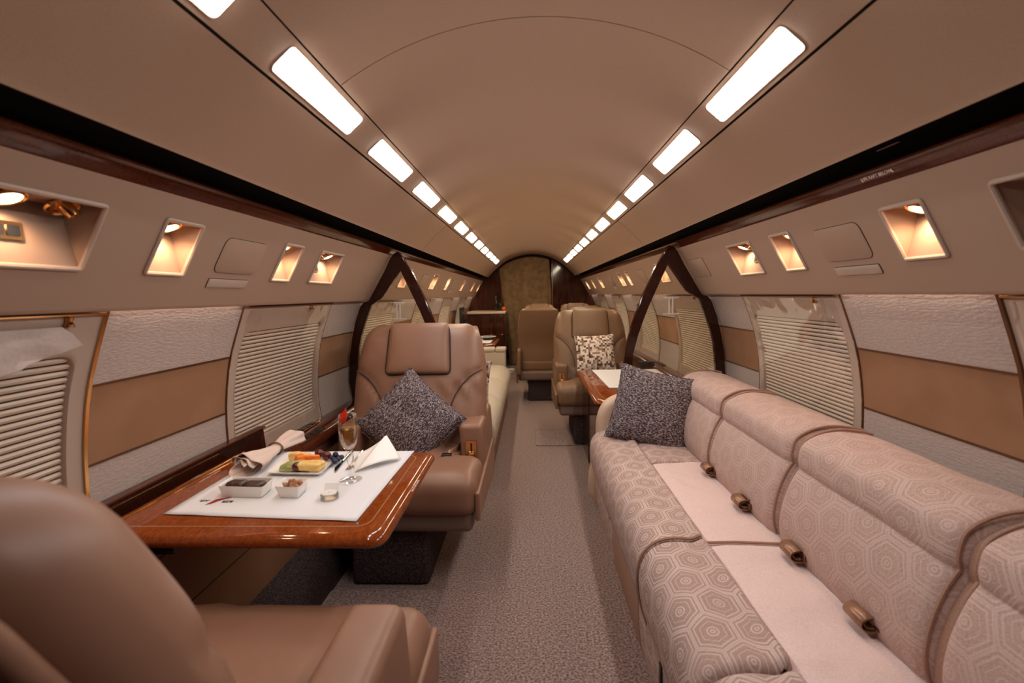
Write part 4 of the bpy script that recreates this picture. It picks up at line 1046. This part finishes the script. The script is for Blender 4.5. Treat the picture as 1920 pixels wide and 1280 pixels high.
# lap belt of the front left armchair
t = thing('seat_belt', 'brown webbing lap belt hanging beside the aisle armrest of the left armchair', 'belt', (-.34, 2.3, .5))
mb = MB(); pth = [(-.352, 2.44, .60), (-.356, 2.37, .56), (-.362, 2.30, .51), (-.372, 2.22, .497), (-.40, 2.13, .500)]
mb.grid([[Vector(p) + Vector((0, -.012, -.016)) for p in pth], [Vector(p) + Vector((-.004, 0, 0)) for p in pth], [Vector(p) + Vector((0, .012, .016)) for p in pth]]); o = mb.build('webbing', 'belt', t); sm = o.modifiers.new('webbing thickness', 'SOLIDIFY'); sm.thickness = .002
mb = MB(); soft_box(mb, (-.405, 2.115, .503), (.022, .016, .007), .004); mb.build('buckle', 'black', t)

# ------------------------------------------------------------------ pillows
def pillow(label, m, size, thick, mw, seed, group=None):
    n = 26; mb = MB()
    for sg in (-1, 1):
        rows = []
        for i in range(n + 1):
            u = 2 * i / n - 1; row = []
            for j in range(n + 1):
                v = 2 * j / n - 1
                e = (1 - abs(u) ** 2.6) * (1 - abs(v) ** 2.6)
                z = thick / 2 * max(0, e) ** .55
                z *= 1 + .22 * mnoise.noise(Vector((u * 1.6, v * 1.6, seed)))
                z += .006 * mnoise.noise(Vector((u * 4, v * 4, seed + 7))) * e
                x = u * size / 2 * (1 - .07 * (1 - v * v)); y = v * size / 2 * (1 - .07 * (1 - u * u))
                row.append(Vector((x, y, sg * z)))
            rows.append(row)
        mb.grid(rows)
    edge = [(-1 + 2 * k / 20, -1) for k in range(20)] + [(1, -1 + 2 * k / 20) for k in range(20)] + [(1 - 2 * k / 20, 1) for k in range(20)] + [(-1, 1 - 2 * k / 20) for k in range(20)]
    o = mb.build('pillow', m, None, sharp=80); o.matrix_world = mw; tag(o, label, 'pillow', group)
    mb = MB(); mb.tube([(u * size / 2 * (1 - .07 * (1 - v * v)), v * size / 2 * (1 - .07 * (1 - u * u)), 0) for u, v in edge], .003, 6, closed=True); mb.build('edge_seam', m, o)
    return o
def lean(c, normal, up, roll):
    z = Vector(normal).normalized(); y = Vector(up); y = (y - z * y.dot(z)).normalized(); x = y.cross(z)
    m = Matrix((x, y, z)).transposed().to_4x4() @ Matrix.Rotation(roll, 4, 'Z'); m.translation = c; return m
pillow('dark grey tweed pillow standing on its corner in the left armchair', 'tweed', .385, .15, lean((-.603, 2.255, .622), (.05, -1, .42), (0, 0, 1), math.radians(47)), 2.0)
pillow('dark grey tweed pillow leaning on the far arm of the pink sofa', 'tweed', .40, .15, lean((.600, 2.46, .625), (-.25, -1, .38), (0, 0, 1), math.radians(-12)), 5.0)
pillow('brown and white mosaic pillow on the armchair beyond the right table', 'mosaic', .335, .12, lean((.535, 4.17, .70), (0, -1, .35), (0, 0, 1), math.radians(2)), 8.0)

pillow('mosaic pillow on the cream divan, mostly hidden behind the left armchair', 'mosaic', .36, .12, lean((-.47, 3.12, .63), (-.1, 1, .3), (0, 0, 1), math.radians(4)), 11.0)
# ------------------------------------------------------------------ right sofa
sofa = thing('sofa', 'long pinkish hexagon-patterned sofa along the right wall', 'sofa', (.7, 1.3, 0))
bol = catmull([(.512, .452), (.46, .466), (.40, .468), (.352, .452), (.318, .415), (.304, .36), (.308, .29), (.326, .22), (.348, .165), (.40, .16), (.512, .17)], 5)
bol = [(p.x, p.y) for p in bol]
def creased(seed, amp):
    def fn(p, f, a):
        k = amp * mnoise.noise(Vector((p.x * 6, p.y * 5, seed))); return p + Vector((-k * .4, 0, k))
    return fn
for ya, yb in ((1.432, 2.66), (.922, 1.428), (-.25, .918)):
    soft_extrude('front_bolster', bol, ya, yb, .022, 'sofa', sofa, 14, creased(ya, .006))
def wrinkled(p, f, a):
    n_ = mnoise.noise(Vector((p.x * 5 + p.y * 1.5, p.y * 9, 2.2))); r_ = (1 - abs(mnoise.noise(Vector((p.x * 6 - p.y * 2, p.y * 13, 6.1)))) * 2) ** 3
    up = 1 if p.z > .42 else 0
    return p + Vector((0, 0, (.007 * n_ + .006 * max(0, r_) * max(0, .2 + n_)) * up))
for ya, yb in ((1.432, 2.66), (-.25, 1.428)):
    pad = catmull([(.508, .30), (.506, .42), (.512, .447), (.56, .456), (.61, .456), (.66, .455), (.71, .452), (.76, .448), (.83, .44), (.84, .30)], 7)
    soft_extrude('seat_pad', [(p.x, p.y) for p in pad], ya, yb, .018, 'sofa_pad', sofa, 90, wrinkled)
pad = catmull([(.520, .44), (.526, .455), (.56, .4625), (.66, .462), (.74, .456), (.76, .44)], 4)
soft_extrude('seat_patch', [(p.x, p.y) for p in pad], 2.13, 2.64, .012, 'sofa', sofa, 6, creased(7, .004))
mb = MB(); mb.tube([(x, 1.430, z + .002) for x, z in bol if x < .5 and z > .17] , .005, 6); mb.tube([(.50, 1.43, .456), (.60, 1.43, .458), (.76, 1.43, .452)], .004, 6); mb.build('seat_piping', 'sofa_plain', sofa)
bk = catmull([(.775, .40), (.742, .455), (.731, .51), (.740, .58), (.760, .640), (.777, .672), (.785, .684), (.783, .692), (.781, .715), (.792, .757), (.832, .784), (.885, .797), (.94, .795), (.995, .783), (1.045, .755), (1.06, .70), (1.05, .55), (1.02, .40)], 4)
bk = [(p.x, p.y) for p in bk]
BY = [2.63, 2.045, 1.475, .885, .25, -.35]
for i in range(5):
    ya, yb = BY[i + 1] + .008, BY[i] - .008
    b_ = soft_extrude('back_cushion', bk, ya, yb, .04, 'sofa_back', sofa, 12, creased(i * 2.7, .007))
    for y in (ya + .012, yb - .012):
        mb = MB()
        ins = [(x, z) for x, z in bk if x < 1.0 and z > .41]
        mb.tube([(x + (.012 if z < .8 else .004), y, z - (.012 if z > .8 else 0)) for x, z in ins], .0045, 6)
        mb.build('piping', 'sofa_plain', b_)
    mb = MB(); mb.prism([(x + .022, z - .018) for x, z in bk][::2], [], lambda u, v, h: (u, h, v), BY[i + 1] - .010, BY[i + 1] + .010); mb.build('gusset', 'sofa_plain', b_)
mb = MB()
soft_box(mb, (.66, 1.2, .20), (.285, 1.45, .19), .02, (2, 6, 2)); mb.build('base_frame', 'sofa_plain', sofa)
for ya, yb, m in ((2.09, 2.72, 'sofa'), (1.555, 2.08, 'sofa_plain'), (1.04, 1.545, 'sofa'), (.3, 1.03, 'sofa')):
    pf = [(.345, .30), (.332, .24), (.336, .10), (.347, .004), (.39, .004), (.39, .30)]
    soft_extrude('skirt_panel', pf, ya, yb, .008, m, sofa, 4, sharp=40)
arm = catmull([(.345, .02), (.345, .40), (.352, .52), (.385, .60), (.45, .645), (.54, .662), (.66, .665), (.80, .66), (.98, .62), (.98, .02)], 4)
M['cream_arm'] = mat('beige leather arm', lin(206, 176, 152), 0.5, bump=(420, 0.15, 0.0008))
am_ = soft_extrude('arm', [(p.x, p.y) for p in arm], 2.625, 2.742, .03, 'cream_arm', sofa, 4)
mb = MB(); soft_box(mb, (.330, 2.12, .235), (.004, .012, .032), .003); mb.build('pull_tab', 'belt', sofa)
mb = MB(); mb.box(.328, .336, 1.245, 1.262, .12, .20); mb.build('latch_slot', 'black', sofa)
# belts tucked between seat and back
BL = ['farthest', 'second farthest', 'third farthest', 'fourth farthest', 'nearest']
for i, (x, y) in enumerate(((.722, 2.0), (.718, 1.675), (.722, 1.345), (.728, 1.065), (.735, .76))):
    t = thing('seat_belt', 'rolled bronze seat belt tucked in the sofa crease, %s from the camera' % BL[i], 'belt', (x, y, .46), 'rolled seat belts on the sofa')
    r = .022; rows = []
    for k in range(40):
        a = k / 39 * 4.4 * PI; rr = .007 + .016 * k / 39
        rows.append([(x + rr * math.cos(a) * 1.3 * 1, y + dy - .012 * (k / 39), .482 + rr * math.sin(a) * .9) for dy in (-.032, 0, .032)])
    rows += [[(x + .035 + .02 * k, y + dy, .470 - .004 * k) for dy in (-.03, 0, .03)] for k in range(3)]
    mb = MB(); mb.grid(rows); o = mb.build('webbing', 'belt', t, sharp=80); sm = o.modifiers.new('webbing thickness', 'SOLIDIFY'); sm.thickness = .002
    mb = MB(); soft_box(mb, (x + .022, y - .042, .480), (.016, .010, .009), .003); bt = mb.build('buckle', 'bronze', t)
    mb = MB(); mb.lathe([(.004, 0), (.003, .002), (.0003, .0022)], (x + .02, y - .052, .482), 10, (Vector((1, 0, 0)), Vector((0, 0, 1)), Vector((0, -1, 0)))); mb.build('rivet', 'brass', bt)

# ------------------------------------------------------------------ right credenza table beyond the partition
t, top = table('mahogany console table with white mat beyond the right partition', .350, 1.0, 2.775, 3.93, .600, 1, name='console_table')
mb = MB(); mb.box(.383, .405, 2.80, 4.02, .01, .565); mb.box(.383, .84, 2.80, 2.82, .01, .565); mb.build('side_panel', 'wood_dark2', t, smooth=False)
mb = MB()
mb.box(.378, .384, 3.36, 3.364, .02, .56); mb.build('panel_joint', 'seam', t, smooth=False)
placemat('white mat lying on the right console table', [(.49, 3.13), (.985, 3.13), (.985, 3.90), (.47, 3.90)], .6005, 11)
mb = MB(); soft_box(mb, (.93, 3.98, .635), (.06, .03, .02), .004); o = mb.build('control_box', 'black', None); tag(o, 'small black control box behind the white mat on the right', 'box')

# ------------------------------------------------------------------ left divan beyond the partition
dv = thing('divan', 'cream leather divan along the left wall beyond the partition', 'sofa', (-.6, 4.1, 0))
pr = catmull([(-.60, .44), (-.42, .462), (-.32, .45), (-.258, .405), (-.245, .34), (-.268, .24), (-.29, .19), (-.40, .17), (-.60, .17)], 5)
pr = [(p.x, p.y) for p in pr]
for ya, yb in ((2.93, 3.66), (3.665, 4.42), (4.425, 5.24)):
    soft_extrude('seat_cushion', pr, ya, yb, .05, 'cream', dv, 8, creased(ya, .006))
    bkp = catmull([(-.60, .42), (-.62, .55), (-.70, .75), (-.80, .80), (-.97, .76), (-.97, .42)], 4)
    soft_extrude('back_cushion', [(p.x, p.y) for p in bkp], ya, yb, .04, 'cream', dv, 6)
mb = MB(); soft_box(mb, (-.62, 4.09, .15), (.33, 1.15, .145), .02); mb.build('base_frame', 'leather_tan', dv)
mb = MB(); soft_box(mb, (-.62, 5.36, .30), (.315, .09, .30), .02); mb.build('end_arm', 'cream', dv)
for x0, x1 in ((-.93, -.655), (-.65, -.425), (-.42, -.30)):
    mb = MB(); soft_box(mb, ((x0 + x1) / 2, 5.36, .618), ((x1 - x0) / 2, .10, .022), .018); mb.build('arm_pad', 'cream', dv)
# far left table and its setting
t, top = table('far left mahogany table with a plate beyond the cream divan', .435, 1.0, 5.55, 6.30, .66, -1)
placemat('white mat under the plate on the far left table', [(-.95, 5.62), (-.50, 5.62), (-.50, 6.2), (-.95, 6.2)], .6605, 21)
t = thing('oval_plate', 'dark plate with pale rim on the far left table', 'plate', (-.56, 6.05, .663))
mb = MB(); mb.lathe([(.0005, .003), (.07, .003), (.075, .02), (.09, .038), (.094, .040), (.088, .036), (.072, .018), (.0005, .010)], (-.56, 6.05, .664), 28); mb.build('bowl', 'bottle', t)
mb = MB(); mb.tube([(-.56 + .094 * math.cos(a), 6.05 + .094 * math.sin(a), .704) for a in [2 * PI * k / 28 for k in range(28)]], .004, 6, closed=True); mb.build('rim', 'china', t)
# galley cabinet
t = thing('galley_cabinet', 'dark wooden galley cabinet with pale counter left of the doorway', 'cabinet', (-.72, 7.9, 0))
mb = MB(); mb.box(-.84, -.435, 7.62, 8.30, 0, .20); mb.box(-1.02, -.435, 7.62, 8.30, .20, .925); mb.build('carcass', 'wood_dark', t, smooth=False)

M['counter'] = mat('pale stone counter', lin(208, 186, 160), 0.25)
mb = MB(); soft_box(mb, (-.727, 7.955, .945), (.305, .355, .018), .008); mb.build('counter', 'counter', t)
for x0, x1 in ((-.83, -.62), (-.605, -.45)):
    mb = MB(); soft_box(mb, ((x0 + x1) / 2, 7.615, .50), ((x1 - x0) / 2, .008, .40), .006); d_ = mb.build('door', 'wood_dark', t)
    mb = MB(); mb.lathe([(.008, 0), (.009, .01), (.0005, .014)], (x1 - .03, 7.607, .6), 12, (Vector((1, 0, 0)), Vector((0, 0, 1)), Vector((0, -1, 0)))); mb.build('knob', 'brass', d_)
def bottle(x, y, h, lab, cap, capm):
    t = thing('bottle', lab, 'bottle', (x, y, .963))
    mb = MB(); mb.lathe([(.0005, 0), (.030, 0), (.032, .004), (.032, h * .55), (.026, h * .68), (.012, h * .78), (.011, h * .92)], (x, y, .963), 18); mb.build('body', 'bottle', t)
    mb = MB(); mb.lathe([(.013, h * .90), (.014, h), (.0005, h * 1.005)], (x, y, .963), 14); mb.build('cap', capm, t)
bottle(-.60, 8.1, .24, 'tall dark bottle with steel cap on the galley counter', 1, 'steel')
bottle(-.52, 8.0, .17, 'short dark bottle nearest the curtain on the galley counter', 1, 'black')
single('orange', 'amber', 'orange fruit at the counter end beside the curtain', 'fruit', lambda mb: blob(mb, (-.462, 7.9, .963 + .036), .037, 3, .03, (1, 1, .95), 18))
# wall monitor at left far
t = thing('monitor', 'slim black monitor standing edge-on by the far left wall', 'monitor', (-1.0, 6.6, .62))
mb = MB(); soft_box(mb, (-.985, 6.75, .905), (.012, .17, .155), .006); mb.build('screen_body', 'black', t)
mb = MB(); mb.tube([(-.985, 6.75, .60), (-.985, 6.75, .78)], .02, 10); mb.build('stand', 'black', t)
t = thing('folded_cloth', 'small pale folded cloth on the floor beside the curtain foot', 'cloth', (-.36, 7.5, .0))
for k in range(2):
    mb = MB(); soft_box(mb, (-.36 + .01 * k, 7.48 + .01 * k, .018 + .034 * k), (.055, .06, .016), .012); mb.build('fold', 'linen', t)
